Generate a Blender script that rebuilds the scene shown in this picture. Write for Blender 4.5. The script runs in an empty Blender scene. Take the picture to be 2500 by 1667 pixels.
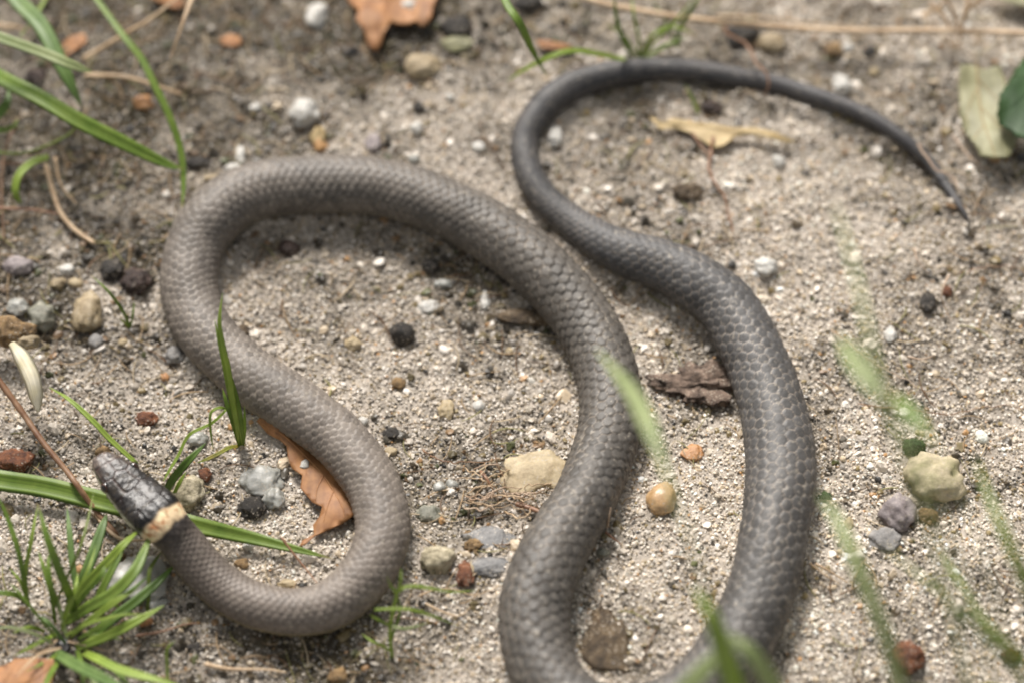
import bpy, bmesh, math, random
import numpy as np
from mathutils import Vector, Matrix, noise as mnoise

# ------------------------------------------------------------------ camera, world, sun, exposure
# one Blender unit is one centimetre
scene = bpy.context.scene
scene.unit_settings.system = 'METRIC'
scene.unit_settings.scale_length = 0.01
COL = scene.collection
ALPHA = math.radians(56)          # how steeply the camera looks down
DIST, LENS, SENSOR = 75.5, 170.0, 36.0
CA, SA = math.cos(ALPHA), math.sin(ALPHA)
CAM = Vector((0, -DIST*CA, DIST*SA))
FWD = Vector((0, CA, -SA)); UPV = Vector((0, SA, CA)); RGT = Vector((1, 0, 0))
cam_d = bpy.data.cameras.new('camera'); cam = bpy.data.objects.new('camera', cam_d); COL.objects.link(cam)
cam.location = CAM; cam.rotation_euler = (math.pi/2-ALPHA, 0, 0)
cam_d.lens = LENS; cam_d.sensor_width = SENSOR; cam_d.clip_start = 1; cam_d.clip_end = 5000
scene.camera = cam
cam_d.dof.use_dof = True; cam_d.dof.focus_distance = DIST-1.5
cam_d.dof.aperture_fstop = 0.078      # lens units are metres here, the scene is in centimetres
world = bpy.data.worlds.new('World'); scene.world = world; world.use_nodes = True
wn = world.node_tree
for n in list(wn.nodes): wn.nodes.remove(n)
SUN_EL, SUN_AZ = math.radians(44), math.radians(-16)     # light comes from behind the scene, a little from the left
sky = wn.nodes.new('ShaderNodeTexSky'); sky.sky_type = 'NISHITA'; sky.sun_disc = False
sky.sun_elevation = SUN_EL; sky.sun_rotation = SUN_AZ; sky.dust_density = 4; sky.air_density = 1.5; sky.ozone_density = 1
hs = wn.nodes.new('ShaderNodeHueSaturation'); hs.inputs['Saturation'].default_value = 0.12
bg = wn.nodes.new('ShaderNodeBackground'); bg.inputs['Strength'].default_value = 0.068
wo = wn.nodes.new('ShaderNodeOutputWorld')
wn.links.new(sky.outputs[0], hs.inputs['Color']); wn.links.new(hs.outputs[0], bg.inputs[0]); wn.links.new(bg.outputs[0], wo.inputs[0])
sun_d = bpy.data.lights.new('sun', 'SUN'); sun_d.energy = 3.1; sun_d.angle = math.radians(15); sun_d.color = (1.0, 0.945, 0.885)
sun = bpy.data.objects.new('sun', sun_d); COL.objects.link(sun)
sdir = Vector((math.sin(SUN_AZ)*math.cos(SUN_EL), math.cos(SUN_AZ)*math.cos(SUN_EL), math.sin(SUN_EL)))
sun.rotation_euler = sdir.to_track_quat('Z', 'Y').to_euler(); sun.location = sdir*200
scene.view_settings.view_transform = 'Standard'; scene.view_settings.look = 'None'
scene.view_settings.gamma = 1; scene.view_settings.use_curve_mapping = False
scene.view_settings.exposure = 0.7
scene.cycles.filter_width = 1.9

# ------------------------------------------------------------------ numbers: noise, ground height, picture point -> place
def _hash(ix, iy, seed):
    n = (ix.astype(np.int64)*374761393 + iy.astype(np.int64)*668265263 + seed*1442695041) & 0xffffffff
    n = ((n ^ (n >> 13))*1274126177) & 0xffffffff
    return ((n ^ (n >> 16)) & 0xffff)/65535.0
def vnoise(x, y, seed=0):
    x = np.asarray(x, float); y = np.asarray(y, float)
    ix = np.floor(x); iy = np.floor(y); fx = x-ix; fy = y-iy
    fx = fx*fx*(3-2*fx); fy = fy*fy*(3-2*fy)
    a = _hash(ix, iy, seed); b = _hash(ix+1, iy, seed); c = _hash(ix, iy+1, seed); d = _hash(ix+1, iy+1, seed)
    return (a*(1-fx)+b*fx)*(1-fy)+(c*(1-fx)+d*fx)*fy
def fbm(x, y, seed=0, oct=4):
    s = 0; a = .5; t = 0
    for k in range(oct):
        s = s+a*vnoise(x*2**k+17.3*k, y*2**k-9.1*k, seed+k); t += a; a *= .5
    return s/t
BERM = None
def height(x, y):
    h = (fbm(x*.22+5, y*.22+3, 11, 2)-.5)*.55 + (fbm(x*.9, y*.9, 21, 3)-.5)*.22 + (fbm(x*4, y*4, 31, 2)-.5)*.05
    if BERM is not None:
        u = (np.asarray(x, float)+11)/.08; v = (np.asarray(y, float)+10)/.08; n0, n1 = BERM.shape
        ok = (u > 0) & (v > 0) & (u < n1-2) & (v < n0-2); iu = np.clip(u.astype(int), 0, n1-2); iv = np.clip(v.astype(int), 0, n0-2); fu = u-iu; fv = v-iv
        b = (BERM[iv, iu]*(1-fu)+BERM[iv, iu+1]*fu)*(1-fv)+(BERM[iv+1, iu]*(1-fu)+BERM[iv+1, iu+1]*fu)*fv
        h = h+np.where(ok, b, 0)
    return h
def hgt(x, y): return float(height(np.array([x]), np.array([y]))[0])
def ray(px, py):
    return (FWD + RGT*((px-1250)/2500*SENSOR/LENS) + UPV*((833.5-py)/2500*SENSOR/LENS))
def Pz(px, py, z):
    d = ray(px, py); t = (z-CAM.z)/d.z
    return CAM+d*t
def P(px, py, h=0.0):            # the place h above the ground that the picture point shows
    z = h
    for _ in range(4):
        p = Pz(px, py, z); z = hgt(p.x, p.y)+h
    return Pz(px, py, z)
def unit(p):                     # centimetres per photograph pixel at that place
    return (p-CAM).dot(FWD)*SENSOR/LENS/2500

# ------------------------------------------------------------------ objects
def tag(o, label=None, cat=None, group=None, kind=None):
    if label: o['label'] = label
    if cat: o['category'] = cat
    if group: o['group'] = group
    if kind: o['kind'] = kind
    return o
def mesh_obj(name, verts, faces, mat, parent=None, smooth=True, loc=None):
    me = bpy.data.meshes.new(name); me.from_pydata([tuple(v) for v in verts], [], faces)
    if smooth: me.polygons.foreach_set('use_smooth', [True]*len(me.polygons))
    me.materials.append(mat); me.update()
    o = bpy.data.objects.new(name, me); COL.objects.link(o)
    if parent: o.parent = parent; o.matrix_parent_inverse = Matrix.Translation(-parent.location)
    return o
def empty(name, loc):
    o = bpy.data.objects.new(name, None); o.location = loc; o.empty_display_size = .2; COL.objects.link(o); return o
def recenter(o):                 # origin at the thing's own place
    me = o.data; n = len(me.vertices); a = np.empty(n*3); me.vertices.foreach_get('co', a); a = a.reshape(-1, 3)
    c = Vector(((a[:, 0].min()+a[:, 0].max())/2, (a[:, 1].min()+a[:, 1].max())/2, a[:, 2].min()))
    me.transform(Matrix.Translation(-c)); o.location = c
    return o

# ------------------------------------------------------------------ materials
def new_mat(name):
    m = bpy.data.materials.new(name); m.use_nodes = True
    b = m.node_tree.nodes['Principled BSDF']; return m, m.node_tree, b
def N(nt, t, **kw):
    n = nt.nodes.new(t)
    for k, v in kw.items(): setattr(n, k, v)
    return n
def mixc(nt, fac, a, b, mode='MIX'):
    m = N(nt, 'ShaderNodeMix', data_type='RGBA', blend_type=mode)
    for sock, val in ((m.inputs[0], fac), (m.inputs[6], a), (m.inputs[7], b)):
        if hasattr(val, 'links') or isinstance(val, bpy.types.NodeSocket): nt.links.new(val, sock)
        elif isinstance(val, (int, float)): sock.default_value = val
        else: sock.default_value = tuple(val)+(1,)
    return m.outputs[2]
def noise_tex(nt, scale, detail=4, rough=.6, dist=0, coord=None):
    t = N(nt, 'ShaderNodeTexNoise'); t.inputs['Scale'].default_value = scale; t.inputs['Detail'].default_value = detail
    t.inputs['Roughness'].default_value = rough; t.inputs['Distortion'].default_value = dist
    if coord is not None: nt.links.new(coord, t.inputs['Vector'])
    return t.outputs[0]
def ramp(nt, src, pts):
    r = N(nt, 'ShaderNodeValToRGB'); e = r.color_ramp.elements
    while len(e) < len(pts): e.new(.5)
    for k, (p, c) in enumerate(pts): e[k].position = p; e[k].color = tuple(c)+(1,) if len(c) == 3 else c
    nt.links.new(src, r.inputs[0]); return r.outputs[0]
def obj_coord(nt):
    return N(nt, 'ShaderNodeTexCoord').outputs['Object']
def stone_mat(name, c1, c2, c3=None, rough=.55, scale=4, spot=None, bump=.5, sss=0, spec=.5):
    m, nt, b = new_mat(name); oc = obj_coord(nt)
    f = noise_tex(nt, scale, 5, .65, .3, oc)
    pts = [(.35, c1), (.62, c2)] + ([(.75, c3)] if c3 else [])
    c = ramp(nt, f, pts)
    f2 = noise_tex(nt, scale*6, 3, .7, 0, oc)
    c = mixc(nt, .55, c, ramp(nt, f2, [(.3, (.55,)*3), (.6, (1,)*3)]), 'MULTIPLY')
    if spot:
        v = N(nt, 'ShaderNodeTexVoronoi'); v.inputs['Scale'].default_value = scale*4; nt.links.new(oc, v.inputs['Vector'])
        mk = ramp(nt, v.outputs['Distance'], [(.10, (1,)*3), (.22, (0,)*3)])
        c = mixc(nt, mk, c, spot)
    dv = N(nt, 'ShaderNodeTexVoronoi'); dv.inputs['Scale'].default_value = 22; nt.links.new(oc, dv.inputs['Vector'])
    dm = N(nt, 'ShaderNodeMath', operation='MULTIPLY'); nt.links.new(ramp(nt, dv.outputs['Distance'], [(.22, (1,)*3), (.36, (0,)*3)]), dm.inputs[0]); nt.links.new(ramp(nt, noise_tex(nt, 3.5, 3, .7, 0, oc), [(.47, (0,)*3), (.56, (.8,)*3)]), dm.inputs[1])
    c = mixc(nt, dm.outputs[0], c, (.44, .38, .30))
    nt.links.new(c, b.inputs['Base Color']); b.inputs['Roughness'].default_value = rough
    b.inputs['Specular IOR Level'].default_value = spec
    if sss: b.inputs['Subsurface Weight'].default_value = sss; b.inputs['Subsurface Radius'].default_value = (.1, .08, .06); b.inputs['Subsurface Scale'].default_value = .5
    bp = N(nt, 'ShaderNodeBump'); bp.inputs['Strength'].default_value = bump; bp.inputs['Distance'].default_value = .03
    nt.links.new(noise_tex(nt, scale*5, 5, .7, 0, oc), bp.inputs['Height']); nt.links.new(bp.outputs[0], b.inputs['Normal'])
    return m
def leafy_mat(name, c1, c2, tip=None, rough=.45, trans=.3, stripes=14, scale=3):
    m, nt, b = new_mat(name); tc = N(nt, 'ShaderNodeTexCoord'); uv = N(nt, 'ShaderNodeUVMap', uv_map='UVMap')
    f = noise_tex(nt, scale, 4, .6, 0, tc.outputs['Object'])
    c = mixc(nt, ramp(nt, f, [(.35, (0,)*3), (.65, (1,)*3)]), c1, c2)
    mp = N(nt, 'ShaderNodeMapping'); mp.inputs['Scale'].default_value = (stripes, .6, 1); nt.links.new(uv.outputs[0], mp.inputs[0])
    st = noise_tex(nt, 1.6, 2, .5, 0, mp.outputs[0])
    c = mixc(nt, .7, c, ramp(nt, st, [(.35, (.62,)*3), (.6, (1.12,)*3)]), 'MULTIPLY')
    if tip:
        sx = N(nt, 'ShaderNodeSeparateXYZ'); nt.links.new(uv.outputs[0], sx.inputs[0])
        c = mixc(nt, ramp(nt, sx.outputs[1], [(.93, (0,)*3), (.99, (1,)*3)]), c, tip)
    nt.links.new(c, b.inputs['Base Color']); b.inputs['Roughness'].default_value = rough
    bp = N(nt, 'ShaderNodeBump'); bp.inputs['Strength'].default_value = .4; bp.inputs['Distance'].default_value = .01
    nt.links.new(st, bp.inputs['Height']); nt.links.new(bp.outputs[0], b.inputs['Normal'])
    if trans:
        tr = N(nt, 'ShaderNodeBsdfTranslucent'); nt.links.new(c, tr.inputs[0]); mx = N(nt, 'ShaderNodeMixShader'); mx.inputs[0].default_value = trans
        out = [n for n in nt.nodes if n.type == 'OUTPUT_MATERIAL'][0]
        nt.links.new(b.outputs[0], mx.inputs[1]); nt.links.new(tr.outputs[0], mx.inputs[2]); nt.links.new(mx.outputs[0], out.inputs[0])
    return m
def attr_mat(name, attr='gcol', atype='GEOMETRY', rough=.5, spec=.5, noise_scale=None, nvar=.5, bump=0, bscale=30, sss=0):
    m, nt, b = new_mat(name); a = N(nt, 'ShaderNodeAttribute', attribute_type=atype, attribute_name=attr); c = a.outputs['Color']
    if noise_scale:
        f = noise_tex(nt, noise_scale, 4, .7, 0, obj_coord(nt))
        c = mixc(nt, nvar, c, ramp(nt, f, [(.3, (.45,)*3), (.65, (1.2,)*3)]), 'MULTIPLY')
    nt.links.new(c, b.inputs['Base Color']); b.inputs['Roughness'].default_value = rough; b.inputs['Specular IOR Level'].default_value = spec
    if bump:
        bp = N(nt, 'ShaderNodeBump'); bp.inputs['Strength'].default_value = bump; bp.inputs['Distance'].default_value = .02
        nt.links.new(noise_tex(nt, bscale, 4, .7, 0, obj_coord(nt)), bp.inputs['Height']); nt.links.new(bp.outputs[0], b.inputs['Normal'])
    return m, nt, b

M = dict(
    quartz=stone_mat('white_quartz', (.44, .42, .38), (.62, .60, .55), rough=.45, bump=.3, sss=.25),
    milky=stone_mat('milky_grey_quartz', (.27, .27, .24), (.40, .39, .355), rough=.4, bump=.25, sss=.3, scale=2),
    tan=stone_mat('tan_stone', (.25, .19, .11), (.42, .33, .20), (.52, .43, .30), rough=.6),
    cream=stone_mat('cream_stone', (.33, .25, .14), (.52, .42, .26), (.30, .18, .08), rough=.6, scale=3),
    crust=stone_mat('crusty_stone', (.20, .17, .10), (.62, .54, .38), (.72, .66, .50), rough=.8, scale=6, spot=(.08, .07, .05), bump=1),
    mossy=stone_mat('mossy_cream_stone', (.30, .27, .14), (.60, .50, .34), (.50, .34, .20), rough=.7, scale=2.2, bump=.8),
    orange=stone_mat('orange_stone', (.38, .17, .06), (.60, .32, .14), (.75, .55, .32), rough=.4, scale=5),
    honey=stone_mat('honey_pebble', (.42, .25, .11), (.58, .40, .22), (.68, .52, .34), rough=.36, scale=3, bump=.2, sss=.15),
    grey=stone_mat('grey_stone', (.16, .155, .15), (.32, .30, .28), (.45, .42, .40), rough=.6),
    pinkgrey=stone_mat('pinkish_grey_stone', (.17, .14, .14), (.34, .29, .28), (.55, .48, .46), rough=.55, scale=6),
    banded=stone_mat('greenish_grey_stone', (.11, .11, .08), (.27, .26, .20), (.48, .47, .38), rough=.5, scale=5),
    dark=stone_mat('dark_crumb', (.012, .010, .008), (.05, .04, .03), rough=.6, scale=8, bump=1),
    darkred=stone_mat('dark_red_seed', (.022, .014, .011), (.065, .032, .022), rough=.5, scale=8, bump=1),
    rust=stone_mat('rusty_nodule', (.07, .02, .008), (.26, .09, .03), (.40, .18, .08), rough=.55, scale=9, bump=1),
    gold=stone_mat('golden_brown_crumb', (.14, .08, .03), (.38, .24, .10), rough=.5, scale=9, bump=1),
    slate=stone_mat('slate_chip', (.10, .10, .10), (.22, .21, .20), (.33, .29, .25), rough=.4, scale=4),
    brown=stone_mat('brown_lump', (.045, .03, .018), (.16, .11, .06), (.28, .20, .11), rough=.75, scale=6, bump=1),
    bark=stone_mat('bark', (.06, .04, .03), (.27, .19, .14), (.42, .32, .25), rough=.8, scale=7, bump=1),
    moss=stone_mat('moss_tuft', (.015, .03, .008), (.05, .10, .02), rough=.9, scale=14, bump=1),
    green=leafy_mat('green_blade', (.15, .25, .030), (.24, .34, .055), tip=(.38, .30, .12)),
    lime=leafy_mat('lime_blade', (.28, .40, .05), (.38, .50, .09)),
    deep=leafy_mat('deep_green_blade', (.09, .17, .022), (.14, .24, .035), trans=.2),
    cool=leafy_mat('cool_green_blade', (.14, .24, .06), (.22, .33, .10), tip=(.35, .28, .16)),
    pale=leafy_mat('pale_green_blade', (.34, .42, .17), (.46, .52, .25), trans=.4),
    olive=leafy_mat('olive_stem', (.16, .22, .03), (.26, .32, .06)),
    yellow=leafy_mat('yellowing_blade', (.45, .36, .06), (.30, .36, .07)),
    straw=leafy_mat('straw', (.50, .34, .20), (.72, .54, .35), trans=.1),
    drystem=leafy_mat('dry_brown_stem', (.16, .07, .03), (.34, .20, .11), trans=0),
    redroot=leafy_mat('reddish_root', (.22, .10, .05), (.34, .19, .11), trans=0),
    fibre=leafy_mat('pale_root_fibre', (.42, .28, .18), (.60, .46, .34), trans=0),
    oakleaf=leafy_mat('orange_brown_dead_leaf', (.29, .125, .045), (.43, .205, .075), trans=.15, rough=.6, stripes=5, scale=6),
    tanleaf=leafy_mat('tan_dead_leaf', (.42, .30, .13), (.55, .42, .22), trans=.15, rough=.6, stripes=2),
    greyleaf=leafy_mat('pale_olive_leaf', (.28, .27, .14), (.40, .38, .22), trans=.25, rough=.55, stripes=2, scale=2),
    darkleaf=leafy_mat('dark_green_leaf', (.03, .07, .02), (.06, .12, .04), trans=.15, rough=.4, stripes=2, scale=1.5),
    petal=leafy_mat('cream_petal', (.72, .66, .46), (.85, .80, .66), trans=.35, rough=.5, stripes=5),
)

def smooth_path(pts, n):
    pts = [Vector(p) for p in pts]
    if len(pts) == 2: return [pts[0].lerp(pts[1], k/(n-1)) for k in range(n)]
    q = [pts[0]*2-pts[1]]+pts+[pts[-1]*2-pts[-2]]; seg = len(pts)-1; out = []
    for k in range(n):
        t = k/(n-1)*seg; i = min(int(t), seg-1); t -= i
        a, b, c, d = q[i:i+4]
        out.append(.5*((2*b)+(c-a)*t+(2*a-5*b+4*c-d)*t*t+(3*b-a-3*c+d)*t**3))
    return out

SPINE = [(243, 1111, 0, .62), (262, 1136, 0, .62), (300, 1178, 0, .60), (345, 1222, 0, .56), (385, 1260, 0, .50), (413, 1288, 0, .45), (440, 1320, 106, .36),
         (475, 1364, 108, .22), (505, 1398, 110, .12), (547, 1436, 114, .04), (595, 1466, 114, 0), (651, 1486, 116, 0), (725, 1496, 118, 0), (800, 1480, 125, 0), (862, 1438, 127, 0), (908, 1378, 130, 0), (934, 1300, 132, 0),
         (925, 1225, 132, 0), (892, 1155, 134, 0), (830, 1078, 138, 0), (762, 1022, 140, 0), (700, 978, 142, 0), (630, 932, 142, 0), (565, 880, 140, 0), (505, 815, 138, 0), (470, 745, 138, 0),
         (462, 675, 140, 0), (480, 595, 142, 0), (522, 530, 146, 0), (590, 482, 148, 0), (691, 458, 148, 0), (850, 452, 146, 0), (960, 466, 145, 0), (1065, 499, 145, 0), (1185, 561, 148, 0),
         (1313, 654, 150, 0), (1420, 778, 150, 0), (1480, 905, 148, 0), (1491, 1020, 150, 0), (1468, 1120, 150, 0), (1426, 1220, 152, 0), (1378, 1300, 160, 0), (1337, 1378, 166, 0), (1305, 1485, 172, 0),
         (1315, 1595, 168, 0), (1358, 1682, 165, 0), (1430, 1738, 165, 0), (1525, 1758, 165, 0), (1630, 1735, 166, 0), (1712, 1683, 168, 0), (1780, 1600, 168, 0), (1828, 1518, 166, 0), (1868, 1410, 164, 0),
         (1890, 1300, 165, 0), (1906, 1175, 168, 0), (1900, 1070, 166, 0), (1877, 965, 156, 0), (1835, 855, 150, 0), (1775, 752, 144, 0), (1700, 690, 138, 0), (1620, 650, 128, 0), (1541, 624, 118, 0),
         (1470, 592, 100, 0), (1400, 545, 84, 0), (1335, 490, 74, 0), (1293, 425, 69, 0), (1281, 350, 66, 0), (1304, 292, 70, 0), (1350, 240, 76, 0), (1415, 204, 74, 0), (1500, 180, 66, 0), (1590, 170, 60, 0),
         (1690, 173, 56, 0), (1807, 190, 52, 0), (1900, 210, 50, 0), (2000, 238, 47, 0), (2110, 281, 43, 0), (2200, 335, 38, 0), (2265, 395, 32, 0), (2310, 455, 26, 0), (2345, 505, 16, 0), (2368, 545, 5, 0)]
def make_berm():
    """sand pushed up and heaped along the body where it lies"""
    xs = np.arange(-11, 11.01, .08); ys = np.arange(-10, 12.01, .08); B = np.full((len(ys), len(xs)), 9.0); RR = np.full(B.shape, .4)
    pts = [P(a, b, .3) for a, b, c_, d_ in SPINE[6:]]; rad = [c_*.5*unit(p) for (a, b, c_, d_), p in zip(SPINE[6:], pts)]
    path = smooth_path(pts, 900); rr = np.interp(np.linspace(0, len(pts)-1, 900), np.arange(len(pts)), rad)
    for p, r in zip(path, rr):
        i0, i1 = int((p.x-1.2+11)/.08), int((p.x+1.2+11)/.08); j0, j1 = int((p.y-1.2+10)/.08), int((p.y+1.2+10)/.08)
        i0, j0 = max(i0, 0), max(j0, 0); i1, j1 = min(i1, len(xs)), min(j1, len(ys))
        if i1 <= i0 or j1 <= j0: continue
        X, Y = np.meshgrid(xs[i0:i1], ys[j0:j1]); d = np.hypot(X-p.x, Y-p.y)-r
        sub = B[j0:j1, i0:i1]; m = d < sub; sub[m] = d[m]
    X, Y = np.meshgrid(xs, ys); n = fbm(X*1.6, Y*1.6, 91, 3)
    return np.exp(-((B+.02)/.13)**2)*np.clip(n-.28, 0, 1)*.36-np.exp(-((B+.30)/.2)**2)*.03
BERM = make_berm()
# ------------------------------------------------------------------ ground
def axis(lo, hi, step, far):
    mid = np.arange(lo, hi+1e-6, step); out = []; d = step; x = hi
    while x < far: d *= 1.22; x += d; out.append(x)
    out2 = []; d = step; x = lo
    while x > -far: d *= 1.22; x -= d; out2.append(x)
    return np.array(out2[::-1]+list(mid)+out)
# patches where the sand is dirty and dark, one with painted shade under the snake's arch, given by picture point, size and weight
BLOBS = [(300, -50, 900, 330, .95), (150, 60, 480, 260, .97), (740, 1620, 130, 60, .8), (60, 200, 420, 420, .8), (150, 620, 330, 380, .40), (1000, 60, 500, 200, .55),
         (1150, 650, 170, 70, .45), (1700, 950, 90, 80, .6),  # first: dark debris plus painted shade below the arch
         (620, 1610, 420, 130, .75), (250, 1500, 260, 130, .5), (1150, 1320, 170, 90, .45), (900, 1500, 240, 100, .35),
         (1650, 250, 150, 60, .5), (1200, 820, 300, 120, .22), (1180, 1110, 190, 60, .35),
         (2330, 250, 170, 260, .38), (2200, 1280, 110, 90, .4), (1700, 80, 300, 90, .35), (1640, 1060, 110, 90, .45),
         (1060, 100, 130, 100, .4), (1820, 80, 80, 45, .7), (2190, 640, 230, 50, .2), (1960, 850, 90, 45, .3), (780, 700, 120, 40, .15)]
BW = []
for px, py, sx, sy, w in BLOBS:
    c = Pz(px, py, 0); BW.append((c.x, c.y, sx*.0064, sy*.0064/SA, w))
def dirt_and_shade(x, y):
    d = np.zeros_like(x)
    for cx, cy, sx, sy, w in BW: d = 1-(1-d)*(1-w*np.exp(-(((x-cx)/sx)**2+((y-cy)/sy)**2)))
    n = fbm(x*1.1, y*1.1, 41, 4); n2 = fbm(x*3.3, y*3.3, 55, 3)
    return np.clip(d*(.35+1.3*n) + np.clip(n2-.5, 0, 1)*1.1 + np.clip(n-.47, -.1, 1)*1.5, 0, 1)
XS = axis(-11, 11, .08, 400); YS = axis(-10, 12, .08, 400)
gx, gy = np.meshgrid(XS, YS); nx, ny = len(XS), len(YS)
gz = height(gx, gy)
me = bpy.data.meshes.new('ground')
co = np.stack([gx, gy, gz], -1).reshape(-1, 3)
idx = np.arange(nx*ny).reshape(ny, nx)
quads = np.stack([idx[:-1, :-1], idx[:-1, 1:], idx[1:, 1:], idx[1:, :-1]], -1).reshape(-1, 4)
def fast_mesh(me, co, quads):
    me.vertices.add(len(co)); me.vertices.foreach_set('co', co.astype(np.float32).ravel())
    me.loops.add(quads.size); me.loops.foreach_set('vertex_index', quads.astype(np.int32).ravel())
    me.polygons.add(len(quads)); me.polygons.foreach_set('loop_start', np.arange(0, quads.size, quads.shape[1], dtype=np.int32))
    me.update(calc_edges=True); me.polygons.foreach_set('use_smooth', np.ones(len(quads), dtype=bool))
fast_mesh(me, co, quads)
dd = dirt_and_shade(gx.ravel(), gy.ravel())[:, None]
gcol = (np.array([.49, .43, .365])*(1-dd) + np.array([.085, .068, .042])*dd)
a = me.attributes.new('gcol', 'FLOAT_COLOR', 'POINT'); a.data.foreach_set('color', np.hstack([gcol, np.ones((len(gcol), 1))]).astype(np.float32).ravel())
gm, gnt, gb = attr_mat('sandy_ground', rough=.9, spec=.2, noise_scale=14, nvar=.9, bump=1, bscale=22)
me.materials.append(gm)
ground = bpy.data.objects.new('ground', me); COL.objects.link(ground); tag(ground, kind='structure')

# ------------------------------------------------------------------ sand grains (nobody could count them)
rng = np.random.default_rng(7)
def scatter(name, n, rmin, rmax, power, lift, box, palette, seed, mat, sharp=.55, flat=(.35, .7), ico=1, dirty=False):
    x0, x1, y0, y1 = box
    x = rng.uniform(x0, x1, n); y = rng.uniform(y0, y1, n)
    z = height(x, y)
    r = rmin+(rmax-rmin)*rng.random(n)**power
    d = dirt_and_shade(x, y)
    keep = rng.random(n) > np.clip(d-.45, 0, .4)*1.1*(r > .03)
    if dirty: keep = rng.random(n) < np.clip(d*1.5-.25, .03, 1)
    x, y, z, r, d = x[keep], y[keep], z[keep], r[keep], d[keep]; n = len(x)
    z = z + r*lift + rng.uniform(-.01, .03, n)
    sc = np.stack([r*rng.uniform(.75, 1.3, n), r*rng.uniform(.75, 1.15, n), r*rng.uniform(flat[0], flat[1], n)], -1)
    rot = np.stack([rng.uniform(-.6, .6, n), rng.uniform(-.6, .6, n), rng.uniform(0, 6.28, n)], -1)
    cols = np.array([p[:3] for p in palette]); w0 = np.array([p[3] for p in palette]); w1 = np.array([p[4] for p in palette])
    W = w0[None]*(1-d[:, None])+w1[None]*d[:, None]; W = np.cumsum(W/W.sum(1, keepdims=True), 1)
    k = (rng.random(n)[:, None] > W).sum(1).clip(0, len(palette)-1)
    c = cols[k]*rng.uniform(.75, 1.2, (n, 1))*np.array([1.04, .99, .95])*(1+.16*np.clip((x+y*-.6+1)/6, -.6, 1))[:, None]*(1-.42*d[:, None])*(.82+.32*fbm(x*.8, y*.8, 77, 3)[:, None])
    c = np.clip(c, 0, .85)
    pm = bpy.data.meshes.new(name); pm.vertices.add(n); pm.vertices.foreach_set('co', np.stack([x, y, z], -1).astype(np.float32).ravel())
    for nm, dt, arr, key in (('scl', 'FLOAT_VECTOR', sc, 'vector'), ('rotv', 'FLOAT_VECTOR', rot, 'vector'), ('gcol', 'FLOAT_COLOR', np.hstack([c, np.ones((n, 1))]), 'color')):
        at = pm.attributes.new(nm, dt, 'POINT'); at.data.foreach_set(key, arr.astype(np.float32).ravel())
    at = pm.attributes.new('pick', 'INT', 'POINT'); at.data.foreach_set('value', rng.integers(0, 6, n).astype(np.int32))
    pm.materials.append(mat)
    o = bpy.data.objects.new(name, pm); COL.objects.link(o)
    ng = bpy.data.node_groups.new(name, 'GeometryNodeTree')
    ng.interface.new_socket('Geometry', in_out='INPUT', socket_type='NodeSocketGeometry'); ng.interface.new_socket('Geometry', in_out='OUTPUT', socket_type='NodeSocketGeometry')
    L = ng.links.new; gi = ng.nodes.new('NodeGroupInput'); go = ng.nodes.new('NodeGroupOutput')
    jn = ng.nodes.new('GeometryNodeJoinGeometry')
    for v in range(6):
        ic = ng.nodes.new('GeometryNodeMeshIcoSphere'); ic.inputs['Subdivisions'].default_value = ico
        sp = ng.nodes.new('GeometryNodeSetPosition'); ps = ng.nodes.new('GeometryNodeInputPosition')
        ad = ng.nodes.new('ShaderNodeVectorMath'); ad.operation = 'ADD'; ad.inputs[1].default_value = (v*3.7, seed+v, 1.3*v); L(ps.outputs[0], ad.inputs[0])
        nt_ = ng.nodes.new('ShaderNodeTexNoise'); nt_.inputs['Scale'].default_value = 1.1; nt_.inputs['Detail'].default_value = 1; L(ad.outputs[0], nt_.inputs['Vector'])
        sb = ng.nodes.new('ShaderNodeVectorMath'); sb.operation = 'SUBTRACT'; sb.inputs[1].default_value = (.5, .5, .5); L(nt_.outputs['Color'], sb.inputs[0])
        ml = ng.nodes.new('ShaderNodeVectorMath'); ml.operation = 'SCALE'; ml.inputs['Scale'].default_value = sharp*3; L(sb.outputs[0], ml.inputs[0])
        L(ic.outputs['Mesh'], sp.inputs['Geometry']); L(ml.outputs[0], sp.inputs['Offset'])
        sm = ng.nodes.new('GeometryNodeSetMaterial'); sm.inputs['Material'].default_value = mat; L(sp.outputs[0], sm.inputs[0])
        gt = ng.nodes.new('GeometryNodeGeometryToInstance'); L(sm.outputs[0], gt.inputs[0]); L(gt.outputs[0], jn.inputs[0])
    def na(nm, dt):
        q = ng.nodes.new('GeometryNodeInputNamedAttribute'); q.data_type = dt; q.inputs[0].default_value = nm; return q.outputs[0]
    iop = ng.nodes.new('GeometryNodeInstanceOnPoints'); L(gi.outputs[0], iop.inputs['Points']); L(jn.outputs[0], iop.inputs['Instance'])
    iop.inputs['Pick Instance'].default_value = True; L(na('pick', 'INT'), iop.inputs['Instance Index'])
    er = ng.nodes.new('FunctionNodeEulerToRotation'); L(na('rotv', 'FLOAT_VECTOR'), er.inputs[0]); L(er.outputs[0], iop.inputs['Rotation'])
    L(na('scl', 'FLOAT_VECTOR'), iop.inputs['Scale']); L(iop.outputs[0], go.inputs[0])
    md = o.modifiers.new('grains', 'NODES'); md.node_group = ng
    return o
grain_m, _, _ = attr_mat('sand_grain', atype='INSTANCER', rough=.42, spec=.5)
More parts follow.
